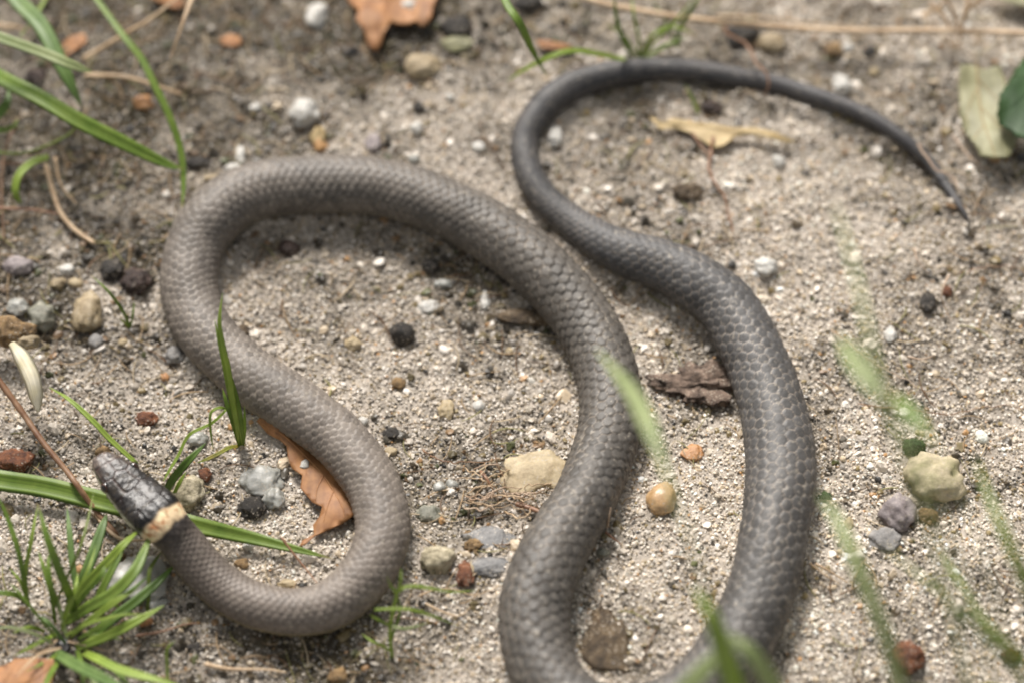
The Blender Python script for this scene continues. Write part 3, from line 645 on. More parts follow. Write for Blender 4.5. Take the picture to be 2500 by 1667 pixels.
# ------------------------------------------------------------------ stones, seeds and crumbs that can be told apart
R_ = rock
ST_ = [  # name, label, category, px, py, rx, ry, material, extras
 ('pebble', 'white oval quartz pebble at the top edge, left of the orange dead leaf', 'pebble', 771, 40, 27, 35, 'quartz', dict(facets=3)),
 ('pebble', 'bright white rounded quartz pebble in open sand above the snake\'s first arch', 'pebble', 744, 277, 38, 36, 'quartz', dict(facets=5)),
 ('pebble', 'orange brown pebble beside the long thin grass blade', 'pebble', 350, 254, 27, 21, 'orange', dict(facets=4)),
 ('pebble', 'flat dark grey pebble just above the arch of the snake', 'pebble', 484, 399, 36, 17, 'dark', dict(facets=5)),
 ('pebble', 'long white chip touching the outer curve of the snake', 'pebble', 570, 413, 26, 13, 'quartz', dict(ang=.3)),
 ('pebble', 'upright white splinter above the long white chip', 'pebble', 586, 380, 13, 23, 'quartz', dict(ang=-.4)),
 ('pebble', 'small tan pebble between dark grey pebble and snake', 'pebble', 520, 437, 27, 13, 'tan', {}),
 ('pebble', 'tiny white pebble left of the bright white rounded one', 'pebble', 624, 264, 15, 14, 'quartz', {}),
 ('seed', 'dark red seed ball between the green blades in the top corner', 'seed', 84, 191, 24, 22, 'darkred', dict(facets=0, lumps=.08)),
 ('pebble', 'white pebble lying on the orange dead leaf', 'pebble', 1001, 14, 21, 19, 'quartz', dict(lift=.12, facets=4)),
 ('nut_shell', 'black hollow nut shell right of the orange dead leaf', 'nut shell', 1112, 66, 36, 27, 'dark', dict(facets=0, lumps=.1)),
 ('seed', 'black seed at the top edge beside a blurred green blade', 'seed', 1292, 6, 34, 22, 'dark', dict(facets=2)),
 ('pebble', 'tan and white pebble in the sand above the loop of the tail', 'pebble', 1030, 162, 47, 33, 'tan', dict(facets=6)),
 ('seed', 'small black seed below the tan and white pebble', 'seed', 1022, 264, 16, 15, 'dark', {}),
 ('pebble', 'dark purplish pebble leaning on top of the snake\'s arch', 'pebble', 911, 353, 20, 25, 'pinkgrey', dict(ang=.5)),
 ('pebble', 'small white pebble above the dark purplish one', 'pebble', 1016, 314, 16, 17, 'quartz', {}),
 ('pebble', 'small white pebble left of the narrow tail loop', 'pebble', 1169, 360, 18, 15, 'quartz', {}),
 ('pebble', 'little white pebble resting against the back of the arch', 'pebble', 1010, 390, 17, 13, 'milky', {}),
 ('pebble', 'tiny white pebble near the tip of the arching blade', 'pebble', 1098, 238, 13, 12, 'quartz', {}),
 ('pebble', 'cream oval pebble in the shade inside the tail loop', 'pebble', 1355, 336, 21, 25, 'quartz', dict(facets=2)),
 ('pebble', 'white angular pebble touching the tail from outside', 'pebble', 2055, 208, 25, 31, 'quartz', dict(facets=7, ang=.5)),
 ('pebble', 'small white pebble beside the brown one under the straw', 'pebble', 2070, 118, 16, 15, 'quartz', {}),
 ('pebble', 'round brown pebble below the long straw', 'pebble', 2037, 123, 20, 21, 'gold', dict(facets=4)),
 ('seed', 'black seed right of the brown pebble below the straw', 'seed', 2125, 127, 17, 14, 'dark', {}),
 ('pebble', 'little cream pebble below the black seed', 'pebble', 2133, 177, 14, 14, 'cream', {}),
 ('crumb', 'black lump standing in for the dark hole below the long straw', 'dark hole', 1812, 88, 38, 26, 'dark', dict(lumps=.15)),  # dark hole under the straw, added as a black rock
 ('pebble', 'grey tan pebble between the black lump and the tail', 'pebble', 1882, 106, 34, 27, 'tan', {}),
 ('pebble', 'brown black lump with a hollow inside the big tail curve', 'earth lump', 1680, 470, 40, 22, 'brown', dict(lumps=.12)),
 ('seed', 'tiny blue black seed inside the big tail curve', 'seed', 1968, 425, 9, 9, 'dark', {}),
 ('pine_cone', 'dark ribbed cone scrap beside the snake\'s left bend', 'cone', 330, 688, 34, 30, 'darkred', dict(facets=0, lumps=.16)),
 ('seed', 'shiny black seed attached left of the ribbed cone scrap', 'seed', 276, 660, 28, 27, 'dark', dict(facets=3)),
 ('pebble', 'flat white pebble left of the shiny black seed', 'pebble', 161, 660, 22, 14, 'quartz', {}),
 ('pebble', 'small tan pebble, left one of a touching pair', 'pebble', 142, 692, 21, 16, 'tan', {}),
 ('pebble', 'small cream pebble, right one of a touching pair', 'pebble', 184, 692, 19, 15, 'cream', {}),
 ('pebble', 'reddish grey pebble near the left edge above the pale one', 'pebble', 44, 651, 40, 24, 'pinkgrey', {}),
 ('pebble', 'pale blue grey pebble near the left edge', 'pebble', 42, 750, 28, 24, 'milky', dict(ang=.5)),
 ('pebble', 'greenish grey pebble with pale streaks beside the large tan one', 'pebble', 101, 775, 34, 37, 'banded', dict(facets=4)),
 ('pebble', 'large tan wedge shaped pebble left of the snake', 'pebble', 213, 762, 39, 50, 'tan', dict(facets=7, ang=.5)),
 ('pebble', 'grey chip below the large tan wedge', 'pebble', 233, 833, 19, 20, 'grey', {}),
 ('pebble', 'small cream pebble below the small green seedling', 'pebble', 301, 837, 13, 12, 'cream', {}),
 ('pebble', 'grey pebble tucked against the snake\'s left flank', 'pebble', 428, 868, 28, 26, 'grey', {}),
 ('nodule', 'large rusty brown nodule at the left edge above the broad blade', 'nodule', 38, 1124, 47, 29, 'rust', dict(facets=2, lumps=.12)),
 ('seed', 'small rusty brown seed above the snake\'s head', 'seed', 357, 1022, 28, 17, 'rust', dict(facets=0, lumps=.1, ang=-.3)),
 ('crumb', 'orange crumb in sand left of the snake', 'crumb', 402, 920, 11, 10, 'orange', {}),
 ('crumb', 'light brown husk crumb touching the snake\'s snout', 'husk', 252, 1102, 20, 13, 'gold', dict(lumps=.2)),
 ('pebble', 'crusty cream stone right behind the snake\'s head', 'stone', 459, 1203, 38, 40, 'crust', dict(facets=6)),
 ('crumb', 'dark brown crumb above the crusty cream stone', 'crumb', 500, 1160, 17, 17, 'rust', {}),
 ('pebble', 'smooth milky stone above the dark green blade tip', 'stone', 482, 1072, 27, 19, 'milky', dict(facets=3)),
 ('pebble', 'wide milky white stone left of the brown leaf', 'stone', 642, 1170, 52, 38, 'milky', dict(facets=6, ang=.3, h=.32)),
 ('pebble', 'milky grey stone below the wide milky one', 'stone', 668, 1218, 26, 26, 'milky', dict(facets=4)),
 ('charcoal', 'blocky black charcoal piece below the milky stones', 'charcoal', 616, 1238, 33, 27, 'dark', dict(facets=12)),
 ('pebble', 'little white pebble lying on the brown leaf', 'pebble', 744, 1134, 13, 14, 'quartz', dict(lift=.1)),
 ('pebble', 'bright little pebble above the tip half of the broad blade', 'pebble', 605, 1333, 15, 11, 'quartz', {}),
 ('crumb', 'yellow tan crumb inside the neck curve', 'crumb', 590, 1375, 18, 12, 'gold', {}),
 ('pebble', 'pinkish tan chip inside the neck curve', 'pebble', 702, 1424, 25, 13, 'cream', {}),
 ('pebble', 'large flat pale grey stone under the grass tuft', 'stone', 333, 1416, 76, 56, 'milky', dict(facets=5, h=.3)),
 ('pebble', 'pale beige stone between the grass and the neck', 'stone', 382, 1470, 30, 16, 'milky', dict(h=.5)),
 ('pebble', 'crusty tan pebble right of the snake\'s lower left coil', 'stone', 1070, 1364, 42, 36, 'crust', dict(facets=6)),
 ('seed', 'dark rust red knobbly seed beside the grey slate chip', 'seed', 1136, 1402, 21, 30, 'rust', dict(lumps=.15, facets=6)),
 ('crumb', 'golden brown crumb above the rust red seed', 'crumb', 1155, 1332, 22, 16, 'gold', dict(lumps=.2)),
 ('crumb', 'small amber crumb uphill of the golden brown one', 'crumb', 1144, 1304, 11, 9, 'gold', dict(lumps=.2)),
 ('husk', 'little cream husk leaning on the rust red seed', 'husk', 1150, 1387, 8, 15, 'cream', dict(ang=.4, lift=.05)),
 ('slate_chip', 'grey slate chip pointing at the rust red seed', 'slate chip', 1196, 1384, 50, 26, 'slate', dict(facets=12, h=.4, ang=.35)),
 ('slate_chip', 'flat pale slate slab above the pointed slate chip', 'slate chip', 1200, 1322, 62, 30, 'slate', dict(facets=8, h=.2, sink=.6)),
 ('rock', 'large buff rock half hidden behind the snake', 'rock', 1312, 1158, 88, 54, 'cream', dict(facets=9, h=.3, sink=.7)),
 ('pebble', 'clear grey pebble, left of two below the dark crumb', 'pebble', 1072, 1190, 16, 15, 'milky', dict(facets=0)),
 ('pebble', 'clear grey pebble, right of two near the root tangle', 'pebble', 1103, 1182, 16, 13, 'milky', dict(facets=0)),
 ('pebble', 'glassy grey pebble beside the coil edge', 'pebble', 1045, 1255, 34, 24, 'banded', dict(h=.5)),
 ('pebble', 'shiny round honey coloured pebble between the two body runs', 'pebble', 1614, 1216, 38, 43, 'honey', dict(facets=2, sink=.2, bumpy=.05)),
 ('pebble', 'small greenish grey pebble under the snake\'s flank', 'pebble', 1470, 1348, 19, 12, 'banded', {}),
 ('stone', 'dark brown pointed stone dusted with sand inside the bottom loop', 'stone', 1482, 1572, 62, 70, 'brown', dict(facets=12, h=.24, sink=.75, ang=.6, lumps=.08)),
 ('seed', 'round black seed ball in the middle of the loop', 'seed', 981, 818, 30, 29, 'dark', dict(facets=0, bumpy=.04, h=.95, lumps=.03)),
 ('pebble', 'white oblong pebble inside the loop near the snake\'s body', 'pebble', 1185, 735, 12, 24, 'quartz', dict(ang=-.5, facets=4)),
 ('pebble', 'peach chip left of the round black seed ball', 'pebble', 862, 838, 22, 19, 'cream', {}),
 ('pebble', 'cream oval pebble in the lower part of the loop', 'pebble', 1089, 1002, 20, 24, 'cream', dict(facets=2, ang=.3)),
 ('pebble', 'white roundish pebble right of the cream oval one', 'pebble', 1169, 991, 16, 15, 'quartz', {}),
 ('crumb', 'black crumb near the inner edge of the lower coil', 'crumb', 957, 1060, 24, 17, 'dark', dict(lumps=.15)),
 ('pebble', 'tiny cream pebble right of the black seed ball', 'pebble', 1243, 857, 10, 9, 'cream', {}),
 ('crumb', 'golden crumb below the black seed ball', 'crumb', 972, 936, 18, 14, 'gold', dict(lumps=.15)),
 ('crumb', 'dark crumb high in the loop under the arch', 'crumb', 1051, 650, 21, 17, 'dark', dict(lumps=.15)),
 ('pebble', 'flat white pebble in the middle of the loop', 'pebble', 1045, 750, 30, 17, 'quartz', dict(h=.5)),
 ('pebble', 'whitish flat pebble above the middle of the loop', 'pebble', 1083, 693, 24, 12, 'milky', {}),
 ('pebble', 'small white pebble close to the lower coil', 'pebble', 886, 1028, 14, 13, 'quartz', {}),
 ('pebble', 'yellowish pebble below the black crumb', 'pebble', 953, 1101, 16, 12, 'cream', {}),
 ('crumb', 'dark crumb just under the upper left arch', 'crumb', 706, 608, 26, 20, 'darkred', dict(lumps=.15)),
 ('crumb', 'brown crumb by the inner edge of the left bend', 'crumb', 590, 812, 20, 20, 'brown', {}),
 ('clod', 'brown grey clod against the inner side of the body', 'clod', 1290, 775, 70, 20, 'brown', dict(lumps=.15, h=.6)),
 ('pebble', 'orange flake of wood beside the honey pebble', 'wood chip', 1692, 1104, 27, 22, 'orange', dict(facets=12, h=.35)),
 ('pebble', 'off white square pebble right of the tail base', 'pebble', 1868, 652, 30, 24, 'quartz', dict(facets=8)),
 ('seed', 'black seed under a curled fibre on open sand', 'seed', 2266, 738, 20, 26, 'dark', dict(ang=.3)),
 ('crumb', 'small orange brown crumb beside the curled fibre', 'crumb', 2312, 712, 13, 14, 'rust', {}),
 ('pebble', 'white narrow pebble among the green blurs', 'pebble', 2174, 818, 15, 22, 'quartz', dict(ang=.3)),
 ('stone', 'large mossy cream stone on the pale sand', 'stone', 2282, 1172, 72, 60, 'mossy', dict(facets=6, lumps=.04)),
 ('stone', 'pinkish grey rounded stone left of the mossy cream one', 'stone', 2190, 1252, 41, 42, 'pinkgrey', dict(facets=3, ang=.5)),
 ('stone', 'dull grey chip below the pinkish grey stone', 'stone', 2160, 1315, 37, 28, 'grey', dict(facets=9, h=.5)),
 ('seed', 'golden knobbly seed head beside the pinkish grey stone', 'seed', 2266, 1259, 21, 21, 'gold', dict(facets=0, lumps=.2)),
 ('moss_clump', 'dark green moss clump above the mossy cream stone', 'moss', 2232, 1090, 27, 22, 'moss', dict(lumps=.3)),
 ('pebble', 'little peach oval pebble on the pale sand', 'pebble', 2073, 1277, 12, 17, 'cream', {}),
 ('moss_clump', 'tiny green moss clump beside the snake\'s flank', 'moss', 2012, 1212, 18, 13, 'moss', dict(lumps=.3)),
 ('crumb', 'reddish brown lump near the bottom edge', 'lump', 2216, 1603, 38, 36, 'rust', dict(lumps=.15)),
 ('crumb', 'brown crumb near the bottom right corner', 'crumb', 2468, 1598, 22, 16, 'rust', dict(lumps=.15)),
 ('crumb', 'black crumb below the grass in the dark soil', 'crumb', 473, 1581, 25, 11, 'dark', {}),
 ('crumb', 'orange brown crumb at the bottom edge', 'crumb', 825, 1652, 24, 20, 'gold', dict(lumps=.2)),
 ('pebble', 'pale pebble inside the big tail curve near its middle', 'pebble', 1900, 395, 20, 18, 'quartz', {}),
 ('crumb', 'dark brown hollow crumb under the top of the tail', 'crumb', 1738, 262, 24, 16, 'darkred', dict(lumps=.1)),
]
MIX_NAMES = {'pebble', 'stone', 'seed', 'crumb'}
for nm, lb, ct, px, py, rx, ry, mk, ex in ST_:
    rock(nm, lb, ct, px, py, rx, ry, M[mk], **ex)

# jagged bark flake
bk = rock('bark_flake', 'jagged brown bark flake wedged against the snake', 'bark', 1712, 940, 88, 44, M['bark'], facets=16, bumpy=.5, h=.5, ang=-.25, lumps=.2, sub=5)

# ------------------------------------------------------------------ grass
def gb_(label, pts, w, mat, **kw):
    o = blade('grass_shoot', pts, w, M[mat], **kw); tag(o, label, 'grass blade'); return o
gb_('wide green blade with a brown nick, hanging down from the top left corner', [(-10, -60, 1.2), (40, 0, 1.3), (98, 60, 1.4), (140, 140, 1.3), (172, 205, 1.1), (203, 270, .8)], 50, 'cool', n=34)
gb_('short pale green blade ending in a blunt tip at the left edge', [(-90, 55, 1.6), (0, 92, 1.8), (100, 128, 1.8), (165, 155, 1.7), (227, 178, 1.5)], 34, 'pale', n=30, wpow=2)
gb_('long straight green blade running from the left edge to the snake\'s arch', [(-70, 150, .8), (20, 200, 1.2), (96, 238, 1.3), (191, 295, 1.2), (306, 352, .9), (400, 398, .6), (450, 415, .5)], 50, 'green', n=34, base=.9)
gb_('long narrow curved blade reaching the top of the snake\'s bend', [(215, -30, 1.2), (298, 84, 1.2), (344, 142, 1.1), (375, 203, 1.0), (413, 283, .8), (440, 364, .6), (448, 440, .45), (444, 522, .3)], 22, 'green', n=40, wpow=2)
gb_('small curled green leaf with an orange end near the left edge', [(118, 383, .5), (77, 398, .5), (45, 430, .5), (38, 471, .4), (52, 499, .2)], 24, 'lime', n=26, wpow=2)
gb_('thin green blade crossing the wide one in the top left corner', [(118, -15, .9), (88, 36, 1.0), (46, 94, 1.2)], 11, 'lime')
gb_('narrow blurred blade coming in from the top edge beside the black seed', [(1215, -40, 2.2), (1240, 15, 2.4), (1270, 60, 2.3), (1301, 126, 1.8), (1338, 192, 1.0)], 24, 'green', n=30)
st = strand('grass_runner', [(-20, 372, .4), (50, 375, .4), (115, 356, .5), (168, 329, .6), (196, 297, .8)], 8, M['olive'], taper=.7); tag(st, 'thin curved yellow green stem from the left edge to the long blade', 'grass stem')
gb_('broad dark green blade passing under the snake\'s head', [(-120, 1152, .25), (0, 1172, .30), (115, 1190, .30), (268, 1228, .26), (370, 1255, .24), (467, 1279, .24), (612, 1312, .2), (727, 1341, .15), (817, 1364, .06)], 64, 'green', n=60, base=1, fold=.35, wpow=.75)
gb_('pale green blade leaning down from open sand to the snake\'s snout', [(335, 1132, .12), (268, 1071, .3), (230, 1030, .4), (172, 977, .4), (119, 944, .2)], 17, 'lime')

gb_('green grass tip at the left edge under the long straight blade', [(-60, 330, .3), (-15, 290, .6), (15, 255, .8), (22, 215, .8)], 30, 'deep')
gb_('lower green grass tip at the left edge below the thin stem', [(-60, 300, .2), (-10, 318, .4), (28, 312, .5), (46, 290, .4)], 18, 'green')
def tuft(name, label, cat, base, blades, group=None):
    r = empty(name, P(base[0], base[1], 0)); tag(r, label, cat, group)
    for pts, w, mat, kw in blades: blade('blade', pts, w, M[mat], r, **kw)
    return r
tuft('grass_tuft', 'large bright green grass tuft fanned out below the snake\'s head', 'grass tuft', (150, 1560), [
 ([(184, 1500, .1), (165, 1440, .8), (142, 1385, 1.2), (115, 1310, 1.5), (92, 1228, 1.6)], 28, 'green', dict(base=.9)),
 ([(69, 1478, .1), (60, 1420, .6), (42, 1335, 1.0), (15, 1255, 1.2), (-8, 1205, 1.3)], 17, 'green', {}),
 ([(66, 1470, .1), (62, 1400, .5), (78, 1310, .9), (92, 1232, 1.0)], 14, 'lime', {}),
 ([(190, 1450, .1), (205, 1410, .3), (228, 1350, .45), (250, 1285, .5), (262, 1250, .45)], 34, 'cool', dict(base=.8)),
 ([(170, 1475, .15), (215, 1420, .5), (268, 1365, .8), (305, 1325, .9), (345, 1288, .8)], 28, 'lime', dict(n=34)),
 ([(155, 1520, .1), (215, 1482, .5), (275, 1448, .7), (325, 1398, .8), (352, 1345, .8), (372, 1290, .7)], 38, 'green', dict(n=36)),
 ([(225, 1490, .2), (258, 1420, .4), (288, 1360, .5), (305, 1320, .5)], 24, 'green', {}),
 ([(170, 1552, .1), (230, 1505, .5), (290, 1462, .7), (342, 1432, .7)], 20, 'lime', {}),
 ([(215, 1562, .1), (268, 1515, .25), (330, 1468, .35), (385, 1420, .4), (432, 1372, .3)], 32, 'deep', dict(n=34)),
 ([(185, 1582, .1), (260, 1552, .35), (330, 1517, .5), (402, 1476, .5)], 31, 'lime', dict(n=30)),
 ([(360, 1492, .05), (364, 1440, .3), (366, 1390, .45), (395, 1345, .3)], 13, 'olive', dict(wpow=2)),
 ([(130, 1590, .1), (190, 1625, .8), (260, 1660, 1.3), (340, 1705, 1.6)], 38, 'cool', dict(base=.8)),
 ([(200, 1590, .1), (235, 1605, .4), (290, 1632, .7), (370, 1655, .9), (460, 1680, .9)], 31, 'lime', dict(n=34, twist=.3)),
 ([(188, 1585, .1), (200, 1630, .5), (205, 1700, .8)], 17, 'green', {}),
 ([(185, 1430, .3), (176, 1370, .5), (170, 1300, .6), (163, 1232, .6)], 20, 'cool', dict(base=.9)),
 ([(140, 1460, .2), (190, 1350, .9), (214, 1270, 1.0), (230, 1195, .9)], 9, 'olive', {}),
 ([(68, 1472, .1), (40, 1452, .4), (0, 1446, .5), (-40, 1442, .4)], 17, 'green', {}),
 ([(140, 1545, .1), (110, 1560, .25), (75, 1578, .3), (35, 1600, .2)], 14, 'lime', {}),
 ([(68, 1470, .1), (50, 1420, .4), (22, 1385, .5)], 10, 'lime', {}),
 ([(135, 1520, .1), (125, 1450, .5), (105, 1380, .7), (92, 1340, .7)], 14, 'green', {}),
 ([(150, 1530, .1), (165, 1480, .5), (185, 1430, .7), (190, 1395, .6)], 13, 'lime', {}),
 ([(165, 1560, .1), (150, 1500, .3), (140, 1450, .5)], 13, 'pale', {}),
 ([(160, 1570, .1), (120, 1520, .4), (85, 1500, .4)], 13, 'cool', {}),
 ([(205, 1550, .1), (240, 1552, .2), (300, 1560, .2)], 13, 'green', {}),
 ([(235, 1455, .2), (260, 1462, .3), (300, 1490, .2)], 15, 'green', {}),
 ([(150, 1590, .1), (120, 1610, .3), (60, 1640, .4)], 10, 'lime', {}),
 ([(150, 1500, .2), (128, 1440, .6), (118, 1380, .8), (125, 1330, .8)], 15, 'green', {}),
 ([(175, 1490, .2), (215, 1440, .5), (250, 1400, .7), (262, 1350, .7)], 16, 'green', {}),
 ([(195, 1530, .2), (250, 1490, .5), (305, 1452, .6), (370, 1400, .5)], 18, 'deep', {}),
 ([(190, 1560, .2), (250, 1525, .5), (310, 1490, .6)], 15, 'green', {}),
 ([(150, 1600, .1), (120, 1650, .6), (100, 1700, .8)], 18, 'green', {}),
 ([(240, 1600, .2), (290, 1645, .5), (330, 1690, .7)], 16, 'green', {}),
 ([(110, 1540, .1), (70, 1530, .4), (30, 1545, .4)], 12, 'lime', {}),
 ([(150, 1540, .2), (175, 1470, .6), (215, 1390, .9), (235, 1330, .9)], 10, 'lime', {}),
 ([(160, 1550, .2), (220, 1520, .5), (300, 1500, .7), (370, 1500, .6)], 10, 'lime', {}),
 ([(140, 1560, .2), (90, 1500, .6), (50, 1450, .8), (20, 1420, .8)], 10, 'green', {}),
 ([(130, 1570, .2), (80, 1545, .4), (20, 1530, .5), (-20, 1540, .5)], 10, 'pale', {}),
 ([(150, 1580, .2), (90, 1600, .4), (40, 1650, .6)], 10, 'straw', {}),
 ([(140, 1560, .1), (100, 1590, .2), (50, 1585, .2)], 9, 'straw', {}),
 ([(165, 1565, .1), (215, 1575, .2), (265, 1590, .2)], 9, 'straw', {}),
 ([(172, 1600, .2), (220, 1650, .6), (250, 1700, .8)], 16, 'pale', {}),
])
tuft('grass_tuft', 'small upright grass tuft standing in front of the snake\'s left flank', 'grass tuft', (589, 1093), [
 ([(588, 1092, .0), (570, 990, .9), (556, 900, 1.6), (547, 860, 1.9), (536, 790, 2.3), (543, 716, 2.6)], 20, 'lime', dict(n=36)),
 ([(585, 1090, .0), (560, 960, 1.0), (545, 880, 1.6), (534, 830, 1.9), (524, 780, 2.1)], 13, 'lime', {}),
 ([(592, 1092, 0), (585, 1010, .7), (568, 940, 1.2), (550, 880, 1.6)], 17, 'green', {}),
 ([(586, 1092, 0), (565, 1020, .6), (552, 980, .8), (543, 946, .9)], 14, 'green', {}),
 ([(588, 1090, 0), (568, 1015, .5), (548, 997, .7), (530, 996, .75), (514, 1010, .7), (514, 1050, .5), (521, 1100, .2)], 9, 'lime', dict(n=40, wpow=2)),
 ([(592, 1090, 0), (597, 1050, .3), (597, 990, .6)], 11, 'lime', {}),
 ([(582, 1088, .05), (560, 1092, .15), (536, 1105, .2), (505, 1120, .2), (478, 1130, .1)], 13, 'yellow', {}),
 ([(552, 1000, .7), (530, 1022, .6), (509, 1037, .5), (470, 1055, .45), (452, 1075, .4), (436, 1110, .3), (412, 1150, .2), (398, 1176, .15)], 10, 'lime', dict(n=36, wpow=3)),
])
gb_('short dark green blade rising behind the snake\'s head', [(404, 1200, .1), (425, 1165, .4), (462, 1122, .7), (503, 1080, .8)], 26, 'deep', base=.8)
gb_('short light green blade beside the dark one behind the head', [(420, 1215, .1), (437, 1180, .3), (455, 1150, .4)], 12, 'lime')
tuft('seedling', 'fine bright green seedling in front of the lower coil', 'seedling', (955, 1600), [
 ([(957, 1606, 0), (953, 1560, .3), (953, 1526, .5), (962, 1480, .8), (968, 1450, 1.0), (955, 1430, 1.1), (944, 1405, 1.2)], 12, 'lime', dict(n=34, base=.9)),
 ([(968, 1450, .9), (978, 1420, 1.1), (980, 1384, 1.2)], 9, 'lime', {}),
 ([(966, 1450, .9), (985, 1434, 1.0), (1014, 1430, 1.0), (1060, 1437, .9), (1106, 1444, .7), (1170, 1440, .4)], 11, 'lime', dict(n=34)),
 ([(915, 1487, .9), (960, 1485, .9), (1007, 1488, .9), (1068, 1507, .7), (1120, 1529, .4)], 10, 'lime', dict(n=30)),
 ([(953, 1526, .5), (930, 1515, .7), (903, 1500, .8)], 9, 'lime', {}),
 ([(953, 1526, .5), (975, 1532, .5), (999, 1532, .5), (1049, 1518, .4)], 9, 'pale', {}),
 ([(955, 1590, .1), (935, 1576, .2), (910, 1565, .3), (882, 1546, .3)], 9, 'lime', {}),
 ([(955, 1560, .2), (975, 1500, .5), (974, 1455, .8)], 9, 'green', dict(base=.9)),
])
tuft('seedling', 'tiny thin green seedling beside the large tan wedge pebble', 'seedling', (318, 803), [
 ([(318, 803, 0), (305, 770, .2), (283, 735, .4), (258, 705, .5), (222, 672, .5)], 10, 'green', {}),
 ([(318, 803, 0), (324, 770, .2), (328, 735, .3)], 7, 'green', {}),
 ([(318, 803, 0), (306, 790, .1), (292, 778, .2)], 8, 'lime', {}),
])
tuft('grass_tuft', 'blurred grass tuft behind the top of the tail loop', 'grass tuft', (1560, 150), [
 ([(1545, 148, .1), (1510, 143, .5), (1470, 134, .8), (1397, 124, 1.0), (1336, 142, .9), (1278, 172, .6), (1236, 200, .3)], 17, 'lime', dict(n=40, wpow=1.5)),
 ([(1548, 148, .1), (1523, 100, .6), (1506, 50, 1.0), (1498, -20, 1.4)], 15, 'green', {}),
 ([(1555, 148, .1), (1560, 100, .5), (1548, 40, .9), (1540, -20, 1.0)], 9, 'lime', {}),
 ([(1560, 148, .1), (1590, 90, .5), (1640, 66, .7), (1700, 85, .6)], 12, 'lime', {}),
 ([(1562, 148, .1), (1600, 100, .5), (1660, 40, .9), (1700, -20, 1.2)], 10, 'lime', {}),
 ([(1565, 148, .1), (1630, 110, .3), (1680, 90, .4)], 12, 'green', {}),
 ([(1652, 120, .1), (1660, 70, .5), (1690, 20, .9), (1720, -25, 1.1)], 15, 'green', {}),
 ([(1560, 140, .1), (1520, 85, .4), (1480, 60, .5)], 8, 'lime', {}),
 ([(1652, 120, .1), (1625, 50, .4), (1590, 0, .6)], 9, 'pale', {}),
])
gb_('short green blade poking out below the top of the tail', [(1705, 278, .05), (1692, 245, .2), (1672, 205, .4)], 12, 'lime')

# tall blades standing close to the camera, rooted below the picture
near = 'tall out of focus blades near the camera'
def nb(label, pts, w, mat, **kw): o = gb_(label, [(a, b, c*1.12) for a, b, c in pts], w*1.1, mat, n=40, **kw); o['group'] = near; return o
nb('tall blurred blade standing right of the snake\'s right run, tip beside its flank', [(2270, 2350, 0), (2235, 1900, 4.0), (2195, 1667, 5.4), (2150, 1520, 6.0), (2085, 1360, 6.4), (2040, 1260, 6.4), (1998, 1205, 6.2)], 42, 'pale', base=.9, wpow=1.6)
nb('tall blurred blade crossing the snake\'s middle run', [(1760, 2400, 0), (1790, 2000, 3.5), (1770, 1667, 5.5), (1715, 1420, 6.6), (1655, 1240, 7.0), (1600, 1080, 7.0), (1545, 960, 6.6), (1455, 850, 6.0)], 52, 'pale', prof_w=[(0, .25), (.55, .12), (.66, .35), (.78, 1), (.9, .7), (1, .05)])
nb('blurred bright green blade in front of the snake at the bottom edge', [(1900, 2350, 0), (1850, 1950, 3.2), (1805, 1720, 4.6), (1770, 1600, 5.2), (1735, 1500, 5.6), (1690, 1430, 5.6)], 62, 'lime', base=.9)
nb('second wide blurred blade at the bottom edge, right of the bright one', [(2100, 2350, 0), (2000, 1950, 3.2), (1920, 1740, 4.4), (1840, 1600, 5.0), (1770, 1540, 5.0)], 56, 'pale', base=.9)
nb('blurred blade lying low along the bottom edge over the snake', [(1500, 2300, 0), (1560, 1950, 3), (1640, 1740, 4.2), (1730, 1620, 4.6), (1800, 1570, 4.5)], 60, 'pale', base=.8)
nb('tall blurred blade over the pale sand ending right of the white square pebble', [(2500, 2450, 0), (2480, 2000, 4.4), (2380, 1500, 7.2), (2260, 1160, 8.4), (2170, 1000, 8.6), (2100, 900, 8.4), (2045, 815, 8.0)], 60, 'pale', prof_w=[(0, .3), (.5, .14), (.66, .2), (.78, .9), (.9, .9), (1, .05)])
nb('short broad blurred blade between sand and mossy stone', [(2600, 2300, 0), (2520, 1800, 4.5), (2400, 1350, 6.6), (2300, 1120, 7.4), (2235, 1020, 7.5), (2170, 950, 7.2)], 46, 'green', prof_w=[(0, .3), (.5, .12), (.66, .15), (.8, 1), (.9, .8), (1, .05)])
nb('faint thin blurred blade reaching highest over the pale sand', [(2420, 2450, 0), (2400, 1900, 4.5), (2300, 1400, 7.5), (2200, 1100, 8.8), (2140, 900, 9.2), (2095, 700, 9.2), (2060, 570, 9.0), (2030, 480, 8.6)], 22, 'pale', base=.6, twist=.9, twist_end=.2)
nb('tall blurred olive blade near the right edge beside the mossy stone', [(2700, 2350, 0), (2620, 1850, 4.0), (2530, 1500, 5.6), (2460, 1320, 6.2), (2410, 1200, 6.2), (2380, 1110, 6.0)], 34, 'olive', base=.8)
nb('dark green blurred blade cutting across the bottom right corner', [(2800, 2200, 0), (2680, 1850, 2.6), (2540, 1650, 3.8), (2420, 1535, 4.2), (2330, 1400, 4.2), (2290, 1330, 4.0)], 24, 'olive', base=.8)
nb('faint pale blurred blade above the bottom right corner', [(2750, 2100, 0), (2600, 1800, 3.0), (2450, 1600, 4.5), (2300, 1450, 5.2), (2150, 1330, 5.2)], 20, 'pale')
nb('low blurred pale blade at the right edge', [(2800, 1900, 0), (2650, 1650, 2.5), (2520, 1420, 3.6), (2430, 1280, 3.8)], 18, 'pale')

